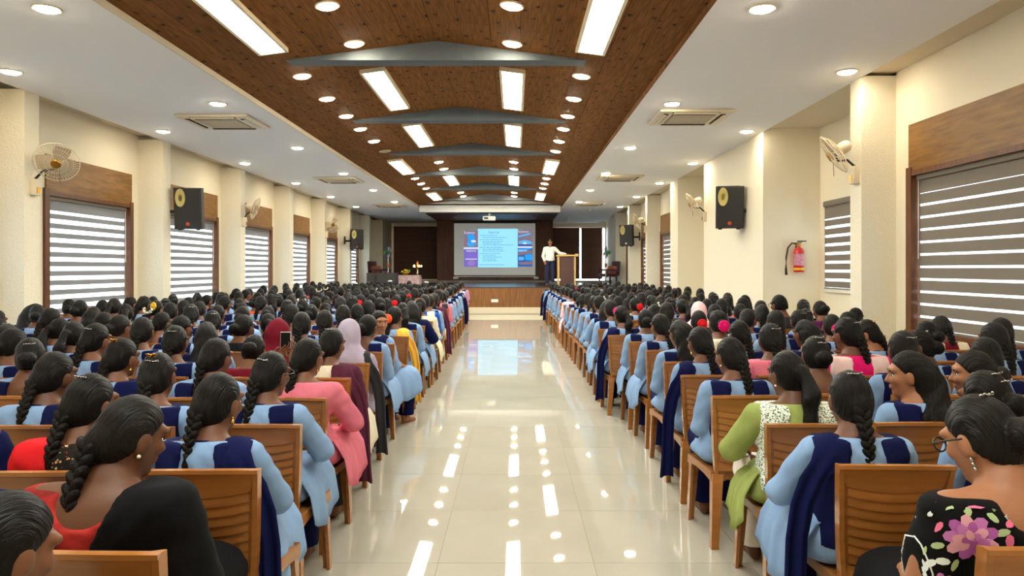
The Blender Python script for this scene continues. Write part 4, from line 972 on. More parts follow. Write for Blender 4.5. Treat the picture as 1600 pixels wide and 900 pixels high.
def hair_mesh(kind, pose=None):
    key = ('hair', kind, pose)
    if key in CACHE: return CACHE[key]
    lo = .60 if kind == 'loose' else (.72 if kind == 'ponytail' else .93)
    sd = SD(axis((-.13, .13, .0068)), axis((-.24, .11, .0068)), axis((lo, 1.19, .0068)))
    c = HC
    sd.ell((c.x, c.y - .007, c.z + .012), (.0785, .0935, .105), .02)
    sd.ell((c.x, c.y - .033, c.z - .03), (.066, .064, .075), .03)
    slope = (.02, .78) if kind != 'short' else (.03, .9)
    sd.cut(lambda X, Y, Z: ((Y - (slope[0] + slope[1] * (Z - c.z))) * .8) + 0 * X)
    if kind == 'short': sd.cut(lambda X, Y, Z: (c.z - .055 - Z) + 0 * X + 0 * Y)
    for s in (-1, 1):                                  # clear of the ears
        e = (s * .078, .012, c.z - .014); sd.cut(lambda X, Y, Z: .018 - np.sqrt(((X - e[0]) / 1.0) ** 2 + ((Y - e[1]) / 1.0) ** 2 + ((Z - e[2]) / 1.6) ** 2))
    if kind == 'braid': sd.ell((0, -.088, c.z - .042), (.036, .03, .042), .04)
    if kind == 'bun': sd.ell((0, -.115, c.z - .02), (.052, .042, .048), .015)
    if kind == 'loose':
        sd.ell((0, -.075, 1.0), (.092, .07, .12), .04); sd.ell((0, -.135, .87), (.10, .05, .14), .05); sd.ell((0, -.175, .75), (.088, .035, .14), .05)
    if kind == 'ponytail':
        sd.ell((0, -.098, c.z + .012), (.035, .03, .03), .02); sd.cap((0, -.11, c.z + .012), (0, -.17, .95), .030, .038, .02); sd.cap((0, -.17, .95), (.012, -.19, .85), .038, .028, .03); sd.cap((.012, -.19, .85), (.02, -.185, .745), .028, .010, .03)
    def comb(P):
        r = (np.sin(P[:, 0] * 420 + np.sin(P[:, 2] * 23 + P[:, 1] * 17) * 2.5) * .5 + np.sin(P[:, 0] * 170 + P[:, 2] * 40 + P[:, 1] * 25) * .5) * .0016
        d = P - np.array([0, -.01, 1.05]); d /= np.linalg.norm(d, axis=1)[:, None] + 1e-6; P = P + d * r[:, None]
        if pose is None: return P
        H = np.array(head_matrix(*POSE[pose])); A = P @ H[:3, :3].T + H[:3, 3]        # the cap turns with the head,
        H2 = np.array(head_matrix(POSE[pose][0] * .22, 0, 0)); B = P @ H2[:3, :3].T + H2[:3, 3]   # the lengths hang down the back
        w = np.clip((P[:, 2] - .84) / .2, 0, 1); w = (w * w * (3 - 2 * w))[:, None]
        return A * w + B * (1 - w)
    CACHE[key] = sd.mesh('hair', M_HAIR, post=comb); return CACHE[key]
def braid_mesh(L, r=.025, fine=True):
    key = ('braid', L, r, fine)
    if key in CACHE: return CACHE[key]
    mb = MB(); n = int(L / (r * .56)); n_, m_ = (10, 7) if fine else (7, 5)
    def path(d): t = min(1, d / .14); return -.05 * (t * t * (3 - 2 * t)) - .012 * min(1, d / .3), d
    for i in range(n):
        d = i / n * L; rr = r * (1 - .42 * (d / L) ** 1.3); s = 1 if i % 2 else -1; y, z = path(d)
        mb.ell((s * rr * .40, y, -z), (rr * .72, rr * .80, rr * 1.32), n_, m_, Matrix.Rotation(s * .72, 3, 'Y'))
    y, z = path(L); k = r * .58
    mb.ring([[(q * math.cos(2 * PI * j / 8), y + q * math.sin(2 * PI * j / 8), -z - dz) for j in range(8)] for q, dz in ((k, -.01), (k * .75, .01), (k * 1.25, .03), (k, .07), (k * .3, .10))])
    CACHE[key] = mb.mesh('braid', M_HAIRB, True); return CACHE[key]
NAPE = Vector((0, -.108, 1.005))
def small(kind):
    key = ('small', kind)
    if key in CACHE: return CACHE[key]
    mb = MB(); sm = True; m = M_GOLD
    if kind == 'scrunchie':
        m = FAB['red']
        for j in range(12): a = 2 * PI * j / 12; mb.ell((.03 * math.cos(a), -.02, .03 * math.sin(a)), (.016, .018, .016), 7, 5)
        mb.ell((0, -.03, 0), (.028, .012, .028), 8, 5)
    elif kind == 'jasmine':
        m = mat('white_jasmine', S(240, 238, 215), .6); q = random.Random(5)
        for j in range(26): a = PI * (j / 25) + PI; mb.ell((.065 * math.cos(a) + q.uniform(-.01, .01), -.01 + q.uniform(-.012, .012), .05 * math.sin(a) + q.uniform(-.01, .01)), (.011,) * 3, 6, 4)
    elif kind == 'flower':
        m = M_YEL
        for j in range(7): a = 2 * PI * j / 7; mb.ell((.022 * math.cos(a), -.01, .022 * math.sin(a)), (.016, .01, .016), 7, 5)
        mb.ell((0, -.018, 0), (.014,) * 3, 7, 5)
    elif kind == 'white_band':
        m = M_WHITEP; mb.ell((0, 0, 0), (.07, .06, .035), 14, 8)
    elif kind == 'butterfly_clip':
        m = M_GOLD
        for s in (-1, 1):
            mb.ell((s * .014, 0, .008), (.014, .004, .010), 8, 5, Matrix.Rotation(-s * .5, 3, 'Y')); mb.ell((s * .011, 0, -.009), (.010, .004, .008), 8, 5, Matrix.Rotation(s * .5, 3, 'Y'))
        mb.ell((0, -.002, 0), (.004, .005, .014), 6, 5)
    elif kind == 'hair_clip':
        m = M_CHROME
        for j in range(6): mb.ell((-.028 + j * .011, -.001 - .002 * math.sin(j), .004 * math.sin(j * 1.4)), (.005, .004, .004), 6, 4)
        mb.tube([(-.032, 0, -.003), (.033, 0, -.003)], .003, 6)
    elif kind == 'hair_band':
        m = M_BLACK; mb.tube([(.081 * math.cos(a), -.025 + .02 * math.sin(a) * 0, .112 * math.sin(a)) for a in [PI * j / 16 for j in range(17)]], .005, 6)
    elif kind == 'earring':
        m = M_GOLD; mb.ell((0, 0, -.008), (.005, .004, .007), 8, 6); mb.ell((0, 0, -.022), (.008, .008, .011), 9, 6)
    elif kind == 'stud':
        m = mat('pearl_stud', S(235, 228, 215), .2); mb.ell((0, 0, -.004), (.006, .006, .006), 8, 6)
    elif kind == 'drop_earring':
        m = M_CHROME
        for j in range(3): mb.ell((0, 0, -.006 - j * .013), (.006, .005, .007), 8, 6)
    elif kind == 'chain':
        m = M_GOLD; mb.tube([(.062 * math.cos(a), -.05 + .06 * math.sin(a), .925 + .018 * math.sin(a) - (.0 if math.sin(a) < 0 else .03)) for a in [2 * PI * j / 28 for j in range(29)]], .0025, 5, False)
    elif kind == 'glasses':
        m = M_BLACK
        for s in (-1, 1):
            mb.tube([(s * .034 + .026 * math.cos(a), .105, .006 + .020 * math.sin(a)) for a in [2 * PI * j / 18 for j in range(19)]], .0028, 6, False)
            mb.tube([(s * .061, .102, .012), (s * .078, .05, .010), (s * .08, .005, .005)], .0025, 5)
        mb.tube([(-.009, .106, .008), (.009, .106, .008)], .0025, 5)
    elif kind == 'collar':
        m = M_NAVY; mb.tube([(.066 * math.cos(a), -.05 + .062 * math.sin(a), .905 - .012 * math.sin(a)) for a in [2 * PI * j / 24 for j in range(25)]], .011, 8, False)
    CACHE[key] = mb.mesh(kind, m, sm); return CACHE[key]
def face_meshes():
    if 'face' in CACHE: return CACHE['face']
    L = []
    for s in (-1, 1):
        L.append(('eye', MB().ell((s * .033, .0735, .004), (.0145, .0095, .0085), 12, 8).mesh('eye', M_EYEW, True), [('iris', MB().ell((s * .033, .0815, .004), (.0062, .0032, .0066), 10, 6).mesh('iris', M_EYED, True)),
                  ('eyelid', MB().tube([(s * .033 + .0155 * math.cos(a), .0815 - .006 * abs(math.cos(a)), .004 + .0095 * math.sin(a)) for a in [PI * j / 10 for j in range(11)]], .0022, 5).mesh('eyelid', M_HAIR, True))]))
        L.append(('eyebrow', MB().tube([(s * .014, .0885, .022), (s * .034, .0865, .029), (s * .052, .074, .024)], [.0032, .0038, .0015], 6).mesh('eyebrow', M_HAIR, True), []))
    L.append(('lips', MB().ell((0, .0885, -.0515), (.021, .008, .005), 12, 6).ell((0, .088, -.0605), (.019, .008, .006), 12, 6).mesh('lips', M_LIP, True), []))
    CACHE['face'] = L; return L
def add_face(p, H):
    for nm, me, subs in face_meshes():
        o = ob(nm, me, None, p, H @ Matrix.Translation(HC))
        for n2, m2 in subs: ob(n2, m2, None, o)
def sheet(rows_, th, name, m):
    """cloth: a grid of points given some thickness along x/y"""
    rings = [r + [(x + th[0], y + th[1], z + th[2]) for x, y, z in r[::-1]] for r in rows_]
    mb = MB(); mb.ring(rings); return mb.mesh(name, m, 70)
def flap_mesh(side, fat=0, ln=.45):
    """side panel of the tunic falling over the thigh and the edge of the seat"""
    key = ('flap', side, fat, ln)
    if key in CACHE: return CACHE[key]
    g = .03 * fat; n = 22; prof = [(.06, .60), (.12, .597), (.175 + g, .57), (.208 + g, .52), (.240 + g, .46), (.25 + g, .40), (.254 + g, .365), (.258 + g, .33)]; rws = []
    for i, (x, z) in enumerate(prof):
        t = i / (len(prof) - 1); row = []
        for j in range(n + 1):
            u = j / n; y = -.10 + ln * u + .05 * t * (u - .4)
            fo = math.sin(u * 15 + side) * .5 + math.sin(u * 27 + 2 * side) * .35
            drop = .09 * (1 - (2 * u - 1) ** 2) * t ** 2
            row.append((side * (x + fo * .016 * t ** 1.5), y, z + .03 * t - drop - .02 * u * (t < .4)))
        rws.append(row)
    CACHE[key] = sheet(rws, (side * .005, 0, .003), 'tunic_flap', M_BLUE); return CACHE[key]
def hang_mesh(side, long=True):
    """dupatta end falling from the shoulder, down outside the chair back"""
    key = ('hang', side, long)
    if key in CACHE: return CACHE[key]
    n = 14; rws = []
    for z, xa, xb, y in ((.905, .06, .175, -.02), (.928, .064, .18, -.07), (.905, .07, .19, -.125), (.86, .09, .215, -.155), (.78, .15, .26, -.162), (.68, .205, .295, -.165), (.55, .232, .312, -.165), (.40, .24, .315, -.165), (.28, .243, .32, -.17), (.15 if long else .22, .243, .33, -.17)):
        t = max(0, (.9 - z) / .75); row = []
        for j in range(n + 1):
            u = j / n
            row.append((side * (xa + (xb - xa) * u), y + .012 * math.sin(u * 11 + 1) * min(1, t * 2.5) + .05 * (u - .5) * t, z + .012 * math.sin(u * 5) * t - .018 * (2 * u - 1) ** 2 * (z > .85)))
        rws.append(row)
    CACHE[key] = sheet(rws, (0, -.006, .004), 'dupatta_end', M_NAVY); return CACHE[key]

PEOPLE = 'audience seated in the hall'
def person(x, y, label, pose='n', hair='braid', outfit='uniform', fat=0, rz=0, s=1, extras=(), mode='lap', hang=None, face=False, skin=None, top=None, bottom=None, sash=None, bl=.30, flap=False, lod=0, group=PEOPLE, hroll=0, lean=0):
    p = ob('person', body_mesh(pose, fat, mode), skin)
    p.location = (x, y, max(0, .42 * (1 - s))); p.rotation_euler = (0, 0, rz); p.scale = (s, s, s)
    tag(p, label, 'person', group)
    H = head_matrix(*POSE[pose]); A = H @ Matrix.Translation(HC)
    if outfit == 'uniform':
        ob('tunic', garment('tunic_low' if 'low' in extras else 'tunic', fat, mode), top or M_BLUE, p); ob('salwar', garment('salwar', fat), bottom or M_NAVY, p)
        ob('dupatta', garment('dupatta_one' if 'one' in extras else 'dupatta', fat, mode), sash or M_NAVY, p)
        if lod < 2 and 'low' not in extras: ob('collar', small('collar'), None, p)
    elif outfit == 'kurta':
        ob('kurta', garment('kurta_short' if 'short' in extras else 'kurta', fat, mode), top, p); ob('salwar', garment('salwar', fat), bottom or FAB['white_cotton'], p)
        if sash: ob('dupatta', garment('dupatta_one' if 'one' in extras else 'dupatta', fat, mode), sash, p)
    elif outfit == 'sari':
        ob('blouse', garment('blouse', fat, mode), top, p); ob('sari_skirt', garment('sari', fat), bottom or FAB['black'], p)
        if sash: ob('shawl', garment('shawl', fat, mode), sash, p)
    if flap:
        for sd_ in (-1, 1): ob('tunic_flap', flap_mesh(sd_, fat, .45 if flap is True else flap), top or M_BLUE, p)
    if hang: ob('dupatta_end', hang_mesh(hang), sash or M_NAVY, p)
    if hair == 'hijab': ob('hijab', garment('hijab'), sash if sash else FAB['lavender'], p, Matrix.Rotation(POSE[pose][0] * .3, 4, 'Z'))
    else:
        if hair in ('loose', 'ponytail'): ob('hair', hair_mesh(hair, pose), None, p)
        else: ob('hair', hair_mesh(hair), None, p, H)
        if hair == 'braid':
            q = H @ NAPE
            ob('braid', braid_mesh(bl, .025, lod < 2), None, p, Matrix.Translation(q) @ Matrix.Rotation(POSE[pose][0] * .5, 4, 'Z') @ Matrix.Rotation(hroll, 4, 'Y'))
    for e in extras:
        if e == 'clip': ob('hair_clip', small('hair_clip'), None, p, A @ Matrix.Translation((.012, -.085, .075)) @ Matrix.Rotation(.7, 4, 'X'))
        elif e == 'topclip': ob('hair_clip', small('hair_clip'), None, p, A @ Matrix.Translation((-.0, -.06, .105)) @ Matrix.Rotation(1.0, 4, 'X') @ Matrix.Scale(.95, 4))
        elif e == 'butterfly': ob('butterfly_clip', small('butterfly_clip'), None, p, A @ Matrix.Translation((.0, -.066, .098)) @ Matrix.Rotation(.9, 4, 'X'))
        elif e == 'jasmine': ob('jasmine_string', small('jasmine'), None, p, A @ Matrix.Translation((0, -.125, .0)))
        elif e == 'flower': ob('hair_flower', small('flower'), None, p, A @ Matrix.Translation((.05, -.085, .04)) @ Matrix.Scale(1.4, 4))
        elif e == 'band': ob('hair_band', small('hair_band'), None, p, A)
        elif e == 'whitecap': ob('white_cap', small('white_band'), None, p, A @ Matrix.Translation((0, -.03, .09)))
        elif e in ('red', 'pink', 'orange'): ob('scrunchie', small('scrunchie'), FAB[{'red': 'red', 'pink': 'hot_pink', 'orange': 'orange'}[e]], p, A @ Matrix.Translation((0, -.115, -.03)) @ Matrix.Scale(1.15, 4))
        elif e in ('earring', 'stud', 'drop'):
            for sd_ in (-1, 1): ob('earring', small({'earring': 'earring', 'stud': 'stud', 'drop': 'drop_earring'}[e]), None, p, A @ Matrix.Translation((sd_ * .077, .004, -.045)))
        elif e == 'chain': ob('necklace', small('chain'), None, p)
        elif e == 'glasses': ob('glasses', small('glasses'), None, p, A)
    if face: add_face(p, H)
    return p

# ------------------------------------------------------------ the seated audience
def rows():
    """(block, row number from the back, y of the seat, x of the aisle seat, seats)"""
    out = []
    y = 1.38; k = 0
    LY = [1.38, 2.10] + [2.82 + .72 * i for i in range(14)] + [13.1 + .93 * i for i in range(11)]
    for k, y in enumerate(LY):
        xa = np.interp(y, [1.38, 2.1, 2.82, 3.54, 4.26, 4.98, 6.4, 10, 13, 18, 24], [-1.02, -1.08, -1.13, -1.19, -1.24, -1.29, -1.34, -1.33, -1.4, -1.52, -1.72])
        out.append(('lamp side', k + 1, y, float(xa), -1, 9))
    RY = [2.135] + [2.87 + .735 * i for i in range(13)] + [12.6 + .93 * i for i in range(11)]
    for k, y in enumerate(RY):
        xa = np.interp(y, [2.1, 2.87, 3.6, 4.34, 5.1, 6.5, 7.3, 8.2, 9, 11, 24], [1.40, 1.39, 1.36, 1.31, 1.32, 1.35, 1.33, 1.16, 1.22, 1.2, 1.06])
        out.append(('lectern side', k + 1, y, float(xa), 1, 6))
    return out
HERO = {}
def hero(block, row, seat, **kw): HERO[(block, row, seat)] = kw
L_, R__ = 'lamp side', 'lectern side'
Fb = FAB
hero(L_, 1, 0, label='dark-haired head cut off at the near corner, just behind the black-shawled woman', pose='rd', hair='bun', outfit='kurta', top=Fb['black'], bottom=Fb['black'], extras=('earring',), dx=.0, s=.97, nochair=True)
hero(L_, 2, 0, label='woman in red and black blouse with black shawl and long braid, face turned aside', pose='rd', hair='braid', outfit='sari', top=Fb['redblouse'] if 'redblouse' in Fb else None, sash=Fb['black'], fat=1, extras=('stud', 'chain'), bl=.34, face=True, dx=-.10, dy=.07, hroll=-.05, s=1.03, rz=-.12)
hero(L_, 3, 0, label='student in pale blue tunic and navy dupatta wearing dangling gold earrings, seated by the aisle', pose='r', hair='braid', extras=('earring',), bl=.14, flap=True, hang=1, dx=-.06, mode='rest', face=True)
hero(L_, 3, 1, label='woman in paisley blouse with bright red dupatta over one shoulder', pose='r', outfit='kurta', top=Fb['paisley'], sash=None, bottom=Fb['red'], extras=('topclip', 'chain', 'redleft'), bl=.2, dx=-.0)
hero(L_, 4, 0, label='student with glasses, fine braid and navy dupatta beside the aisle, behind the pink kurta', pose='r', extras=('clip', 'glasses', 'chain'), flap=True, bl=.22, face=True, dx=-.04, mode='bend')
hero(L_, 4, 1, label='student wearing a gold butterfly clip on top of her dark hair', pose='n', extras=('butterfly', 'clip'), bl=.16)
hero(L_, 4, 2, label='student with thick side braid, third from aisle in the row behind the pink kurta', pose='r', bl=.3, extras=('one',))
hero(L_, 5, 0, label='woman in pink kurta with one long thin braid, by the aisle', pose='r', outfit='kurta', top=Fb['pink_kurta'], bottom=Fb['charcoal'], fat=.7, bl=.30, mode='bend', extras=('earring',), flap=True, face=True)
hero(L_, 5, 1, label='student with short side braid and bare neck, next to the pink kurta', pose='r', bl=.12, extras=('low', 'chain'))
hero(L_, 5, 2, label='student with jewelled clip high in her hair and wide navy dupatta', pose='r', extras=('butterfly', 'one', 'earring'), bl=.24, face=True)
hero(L_, 6, 0, label='woman in cream kurta with maroon dupatta over the chair, by the aisle', pose='r', outfit='kurta', top=Fb['cream_kurta'], bottom=Fb['maroon_dupatta'], sash=Fb['maroon_dupatta'], hang=1, extras=('topclip', 'one'), bl=.1, flap=True)
hero(L_, 6, 1, label='person holding up a black phone with both hands', pose='d', mode='phone', hair='bun', outfit='kurta', top=Fb['maroon'], bottom=Fb['charcoal'], s=.95, dx=.02)
hero(L_, 7, 0, label='woman in pale lavender hijab seated by the aisle', pose='n', hair='hijab', outfit='kurta', top=Fb['lavender'], bottom=Fb['charcoal'], sash=None, hang=None, extras=('darkhang',))
hero(L_, 7, 1, label='woman in dark maroon hijab beside the lavender hijab', pose='n', hair='hijab', outfit='kurta', top=Fb['maroon'], sash=Fb['maroon'], extras=('nosash',))
hero(L_, 8, 0, label='student with smooth bun and bare upper back, just ahead of the lavender hijab', pose='r', hair='bun', extras=('low',), flap=True)
hero(L_, 9, 0, label='girl turning round to look back at the camera, by the aisle', pose='back', hair='bun', face=True, hang=1, extras=('low',), skin=M_SKIN2, rz=-.5, flap=True)
hero(L_, 10, 0, label='student with orange scrunchie and mustard dupatta by the aisle', pose='r', extras=('orange',), sash=Fb['mustard'], hang=1)
hero(L_, 13, 0, label='woman in cream printed kurta with dark ponytail by the aisle', pose='n', hair='ponytail', outfit='kurta', top=Fb['cream_stripe'], bottom=Fb['cream_stripe'], fat=.7, extras=('butterfly',), flap=True)
hero(L_, 16, 0, label='woman in cream top with maroon dupatta and loose hair by the aisle', pose='r', hair='loose', outfit='kurta', top=Fb['cream_kurta'], sash=Fb['maroon_dupatta'], hang=1, extras=('one',))
hero(L_, 15, 2, label='student with large red scrunchie on her braid, among dark heads', pose='n', extras=('red',))
hero(L_, 12, 6, label='girl with yellow flower and white jasmine in her hair near the windows', pose='r', extras=('flower', 'jasmine'))
hero(L_, 6, 4, label='girl with pink flower on her bun near the first pillar', pose='r', hair='bun', extras=('pink',))
hero(L_, 8, 4, label='woman in mustard and cream drape with low bun', pose='r', hair='bun', outfit='kurta', top=Fb['mustard'], sash=Fb['cream_kurta'], fat=.5)
hero(L_, 8, 2, label='woman with hair band, bare neck and black gold-printed drape', pose='r', hair='bun', outfit='kurta', top=Fb['black_gold'], extras=('band',))
hero(L_, 10, 3, label='woman in low-backed pale blouse showing bare upper back', pose='n', hair='bun', extras=('low',))
hero(R__, 1, 0, label='woman in black blouse embroidered with a pink rose, glasses and drop earrings', pose='ld', hair='bun', outfit='sari', top=Fb['embroidered'], bottom=Fb['black'], fat=1, extras=('drop', 'glasses', 'chain', 'topclip', 'rose'), face=True, skin=M_SKIN2, dx=-.02, dy=-.06, s=1.05, rz=.05, mode='lap')
hero(R__, 2, 0, label='student with thick black braid, pale blue tunic and navy dupatta beside the aisle chair', pose='n', bl=.2, extras=('topclip',), hang=-1, flap=True, dx=-.05, mode='bend')
hero(R__, 2, 1, label='dark head with jewelled clips behind the embroidered blouse', pose='l', hair='bun', extras=('topclip', 'clip'))
hero(R__, 3, 0, label='woman in lime green kurta with leaf-print scarf, white trousers and ponytail', pose='l', hair='ponytail', outfit='kurta', top=Fb['lime'], bottom=Fb['white_cotton'], sash=Fb['leaf_print'], fat=.7, extras=('stud', 'short'), flap=.2, mode='bend', dx=-.0, face=True)
hero(R__, 3, 1, label='young woman with very long loose black hair, face turned aside', pose='ll', hair='loose', extras=('clip',), face=True, skin=M_SKIN2, dx=.12, rz=.1)
hero(R__, 3, 2, label='girl with low bun in profile, beyond the long loose hair, looking along the row', pose='ll', hair='bun', face=True, skin=M_SKIN2, dx=-.04)
hero(R__, 4, 0, label='student with long neat braid between two navy dupatta panels, by the aisle', pose='l', bl=.3, extras=('stud',))
hero(R__, 4, 1, label='student with sparkling clips over a messy low bun', pose='n', hair='bun', extras=('topclip', 'clip', 'low'))
hero(R__, 5, 0, label='student with braid and pierced ears, navy dupatta spread over shoulders by the aisle', pose='l', bl=.3, extras=('earring', 'one'), hang=-1)
hero(R__, 5, 2, label='woman in hot pink top with blush dupatta and silver hair clip', pose='l', hair='braid', outfit='kurta', top=Fb['hot_pink'], sash=Fb['blush'], fat=.9, extras=('clip',), s=1.06, bl=.2)
hero(R__, 6, 0, label='student with bare upper back above a low blue neckline, by the aisle', pose='l', extras=('low',), hair='loose')
hero(R__, 6, 3, label='girl with gold clip and sharp profile looking along the row toward the aisle', pose='ll', face=True, skin=M_SKIN2, extras=('butterfly',))
hero(R__, 7, 0, label='student with braid by the aisle, directly ahead of the bare upper back', pose='l', bl=.3, flap=True)
hero(R__, 10, 2, label='woman in baby pink hijab among dark heads', pose='n', hair='hijab', outfit='kurta', top=Fb['baby_pink'], sash=Fb['baby_pink'], extras=('nosash',))
hero(R__, 10, 4, label='tall man in dark shirt with glasses before the fire extinguisher', pose='l', hair='short', outfit='kurta', top=Fb['charcoal'], bottom=Fb['charcoal'], s=1.08, extras=('glasses',))
hero(R__, 12, 1, label='student with bright red scrunchie on her bun', pose='l', hair='bun', extras=('red',))
hero(R__, 9, 0, label='student with hanging navy dupatta almost touching the floor by the aisle', pose='l', hair='ponytail', hang=-1, flap=True)
hero(R__, 17, 0, label='woman in pink floral kurta by the aisle', pose='l', hair='bun', outfit='kurta', top=Fb['pink_floral'], flap=True)
_codes = lambda t: {(L_ if c[0] == 'L' else R__, int(c[1:].split('.')[0]), int(c.split('.')[1])) for c in t.split()}
SKIP_CHAIR = _codes('L12.1 L12.3 L12.4 L12.6 L12.7 L12.8 L13.1 L13.2 L13.3 L13.6 L13.7 L13.8 L14.1 L14.2 L14.3 L14.5 L14.6 L14.7 L14.8 L15.0 L15.1 L15.2 L15.3 L15.4 L15.5 L15.6 L15.7 L15.8 L16.1 L16.2 L16.3 L16.4 L16.5 L16.6 L16.7 L16.8 L17.1 L17.2 L17.3 L17.4 L17.5 L17.6 L17.7 L17.8 L18.1 L18.2 L18.3 L18.4 L18.5 L18.6 L18.7 L19.1 L19.2 L19.3 L19.4 L19.5 L19.6 L19.7 L20.1 L20.2 L20.3 L20.4 L20.5 L20.6 L20.7 L20.8 L21.1 L21.2 L21.3 L21.4 L21.5 L21.6 L21.7 L21.8 L22.0 L22.1 L22.2 L22.3 L22.4 L22.5 L22.6 L22.7 L22.8 L23.1 L23.2 L23.3 L23.4 L23.5 L23.6 L23.7 L23.8 L24.1 L24.2 L24.3 L24.4 L24.5 L24.6 L24.7 L24.8 L25.0 L25.1 L25.2 L25.3 L25.4 L25.5 L25.6 L25.7 L25.8 L26.0 L26.1 L26.2 L26.3 L26.4 L26.5 L26.6 L26.7 L26.8 L27.1 L27.2 L27.3 L27.4 L27.5 L27.6 L27.7 L27.8 R11.2 R11.3 R11.4 R11.5 R12.2 R12.3 R12.4 R12.5 R13.1 R13.2 R13.3 R13.4 R13.5 R14.1 R14.2 R14.3 R14.4 R14.5 R15.1 R15.2 R15.3 R15.4 R15.5 R16.1 R16.2 R16.3 R16.4 R16.5 R17.1 R17.2 R17.3 R17.4 R17.5 R18.1 R18.2 R18.3 R18.4 R18.5 R19.1 R19.2 R19.3 R19.4 R19.5 R20.1 R20.2 R20.3 R20.4 R20.5 R21.1 R21.2 R21.3 R21.4 R21.5 R22.1 R22.2 R22.3 R22.4 R22.5 R23.1 R23.2 R23.3 R23.4 R23.5 R24.1 R24.2 R24.3 R24.4 R24.5 R25.0 R25.1 R25.2 R25.3 R25.4 R25.5')   # seats wholly hidden behind the rows in front
SKIP_PERSON = _codes('L4.3 L5.4 L10.8 L21.7 L24.2 R1.1 R2.2 R3.3 R4.4 R5.5 R12.5')
HAIRS = [('braid', .55), ('bun', .2), ('ponytail', .14), ('loose', .11)]
rg = random.Random(21)
def pick(w):
    t = rg.random() * sum(b for _, b in w)
    for a, b in w:
        t -= b
        if t <= 0: return a
    return w[-1][0]
n_p = 0
COLORS = [('maroon', 'maroon'), ('cream_kurta', 'cream'), ('teal', 'teal'), ('mustard', 'mustard'), ('pink_kurta', 'pink'), ('plum', 'plum'), ('orange', 'orange'), ('royal_blue', 'royal blue')]
HN = {'braid': 'braid', 'bun': 'low bun', 'ponytail': 'ponytail', 'loose': 'loose hair'}
for block, row, y, xa, d, nseat in rows():
    for s_ in range(nseat):
        x = xa + d * (.55 if d < 0 else .51) * s_
        if abs(x) > .715 * y + .45: continue
        if x > XR - .3 and not (7.9 * K < y < 10.4 * K): x = XR - .27
        if x < XL + .3: x = XL + .28
        jx, jy, jr = rg.uniform(-.012, .012), rg.uniform(-.03, .03), rg.uniform(-.04, .04)
        place = f'{ORD[row]} row from the back, ' + ('aisle seat' if s_ == 0 else f'{ORD[s_ + 1]} from aisle') + f', {block}'
        h = HERO.get((block, row, s_), None)
        # every random choice is drawn for every seat, so that one seat's change leaves the others alone
        hair = pick(HAIRS); pose = pick([('n', .4), ('l', .2), ('r', .2), ('d', .12), ('rr', .04), ('ll', .04)])
        if d < 0 and pose == 'll': pose = 'r'
        sc = rg.uniform(.955, 1.035); cl = rg.random(); ex = []; e = rg.random(); lowk = rg.random(); cc = rg.choice(COLORS); hg = rg.random(); blen = rg.choice((.2, .26, .32)); pdx = rg.uniform(-.05, .05); pdy = .005 + .02 * rg.random(); pr = rg.uniform(-.09, .09); empty = rg.random()
        lod = 0 if y < 6 else (1 if y < 9.5 else 2)
        if (block, row, s_) not in SKIP_CHAIR and not (h and h.get('nochair')) and not (row == 1 and block == L_):
            chair(x + jx, y + jy, jr, f'caramel brown plastic chair, {place}', 0 if y < 7.4 else 2)
        if (block, row, s_) in SKIP_PERSON: continue
        px_, py_ = x + jx, y + jy
        if h:
            k = dict(h); k.pop('nochair', None); lab = k.pop('label'); dx = k.pop('dx', 0); dy = k.pop('dy', 0)
            k['extras'] = tuple(k.get('extras', ()))
            custom = [q for q in k['extras'] if q in ('redleft', 'darkhang', 'rose', 'leafone', 'nosash')]
            if k.get('top', 1) is None: k['top'] = Fb['red']
            k['lod'] = lod; k.setdefault('rz', jr)
            p = person(px_ + dx, py_ + dy, lab, **k)
            p['hero'] = 1
            if 'redleft' in custom:
                ob('dupatta', garment('dupatta_one'), Fb['red'], p, Matrix.Scale(-1, 4, (1, 0, 0)))
            if 'darkhang' in custom: ob('shawl_end', hang_mesh(1), Fb['charcoal'], p)
            if 'rose' in custom: ROSE = p
            n_p += 1; continue
        if empty < .035 and s_ > 0: continue
        if y > 22 and block == L_ and s_ in (2, 4, 6) and row == 27: ex.append('whitecap')
        elif e < .02 and y > 7: ex.append('red')
        elif e < .04 and y > 8: ex.append('jasmine')
        elif e < .06 and y > 6: ex.append('pink')
        elif e < .30: ex.append('clip')
        elif e < .38: ex.append('topclip')
        elif e < .44: ex.append('band')
        if lowk < .1: ex.append('low')
        elif lowk < .22: ex.append('one')
        ed = {'whitecap': 'white cap', 'red': 'red scrunchie', 'jasmine': 'jasmine string', 'pink': 'pink scrunchie', 'clip': 'hair clip', 'topclip': 'jewelled clip', 'band': 'hair band'}.get(ex[0] if ex else '', '')
        kw = {}
        if cl < .1:
            kw = dict(outfit='kurta', top=Fb[cc[0]], sash=rg.choice([Fb['cream_kurta'], Fb[cc[0]], Fb['charcoal']])); lab = f'woman, {cc[1]} kurta, ' + (ed or HN[hair])
        else:
            lab = 'student, ' + HN[hair] + (', ' + ed if ed else '')
        if s_ == 0:
            if hg < (.45 if y < 8 else .22) and cl >= .1: kw['hang'] = -d
            if hg > .4 and y < 9.5: kw['flap'] = True
            if y < 10: kw['mode'] = 'bend' if rg.random() < .4 else 'lap'
        person(px_ + pdx * .3, py_ + pdy, lab + ', ' + place, pose=pose, hair=hair, s=sc, extras=tuple(ex), rz=pr, bl=blen, lod=lod, **kw)
        n_p += 1

chair(-1.9, 24.05, .05, 'caramel brown plastic chair alone before the stage, lamp side of the aisle', 2)
person(-1.9, 24.05, 'man with short hair and grey shirt on the lone chair before the stage', pose='n', hair='short', outfit='kurta', top=Fb['charcoal'], bottom=Fb['charcoal'])
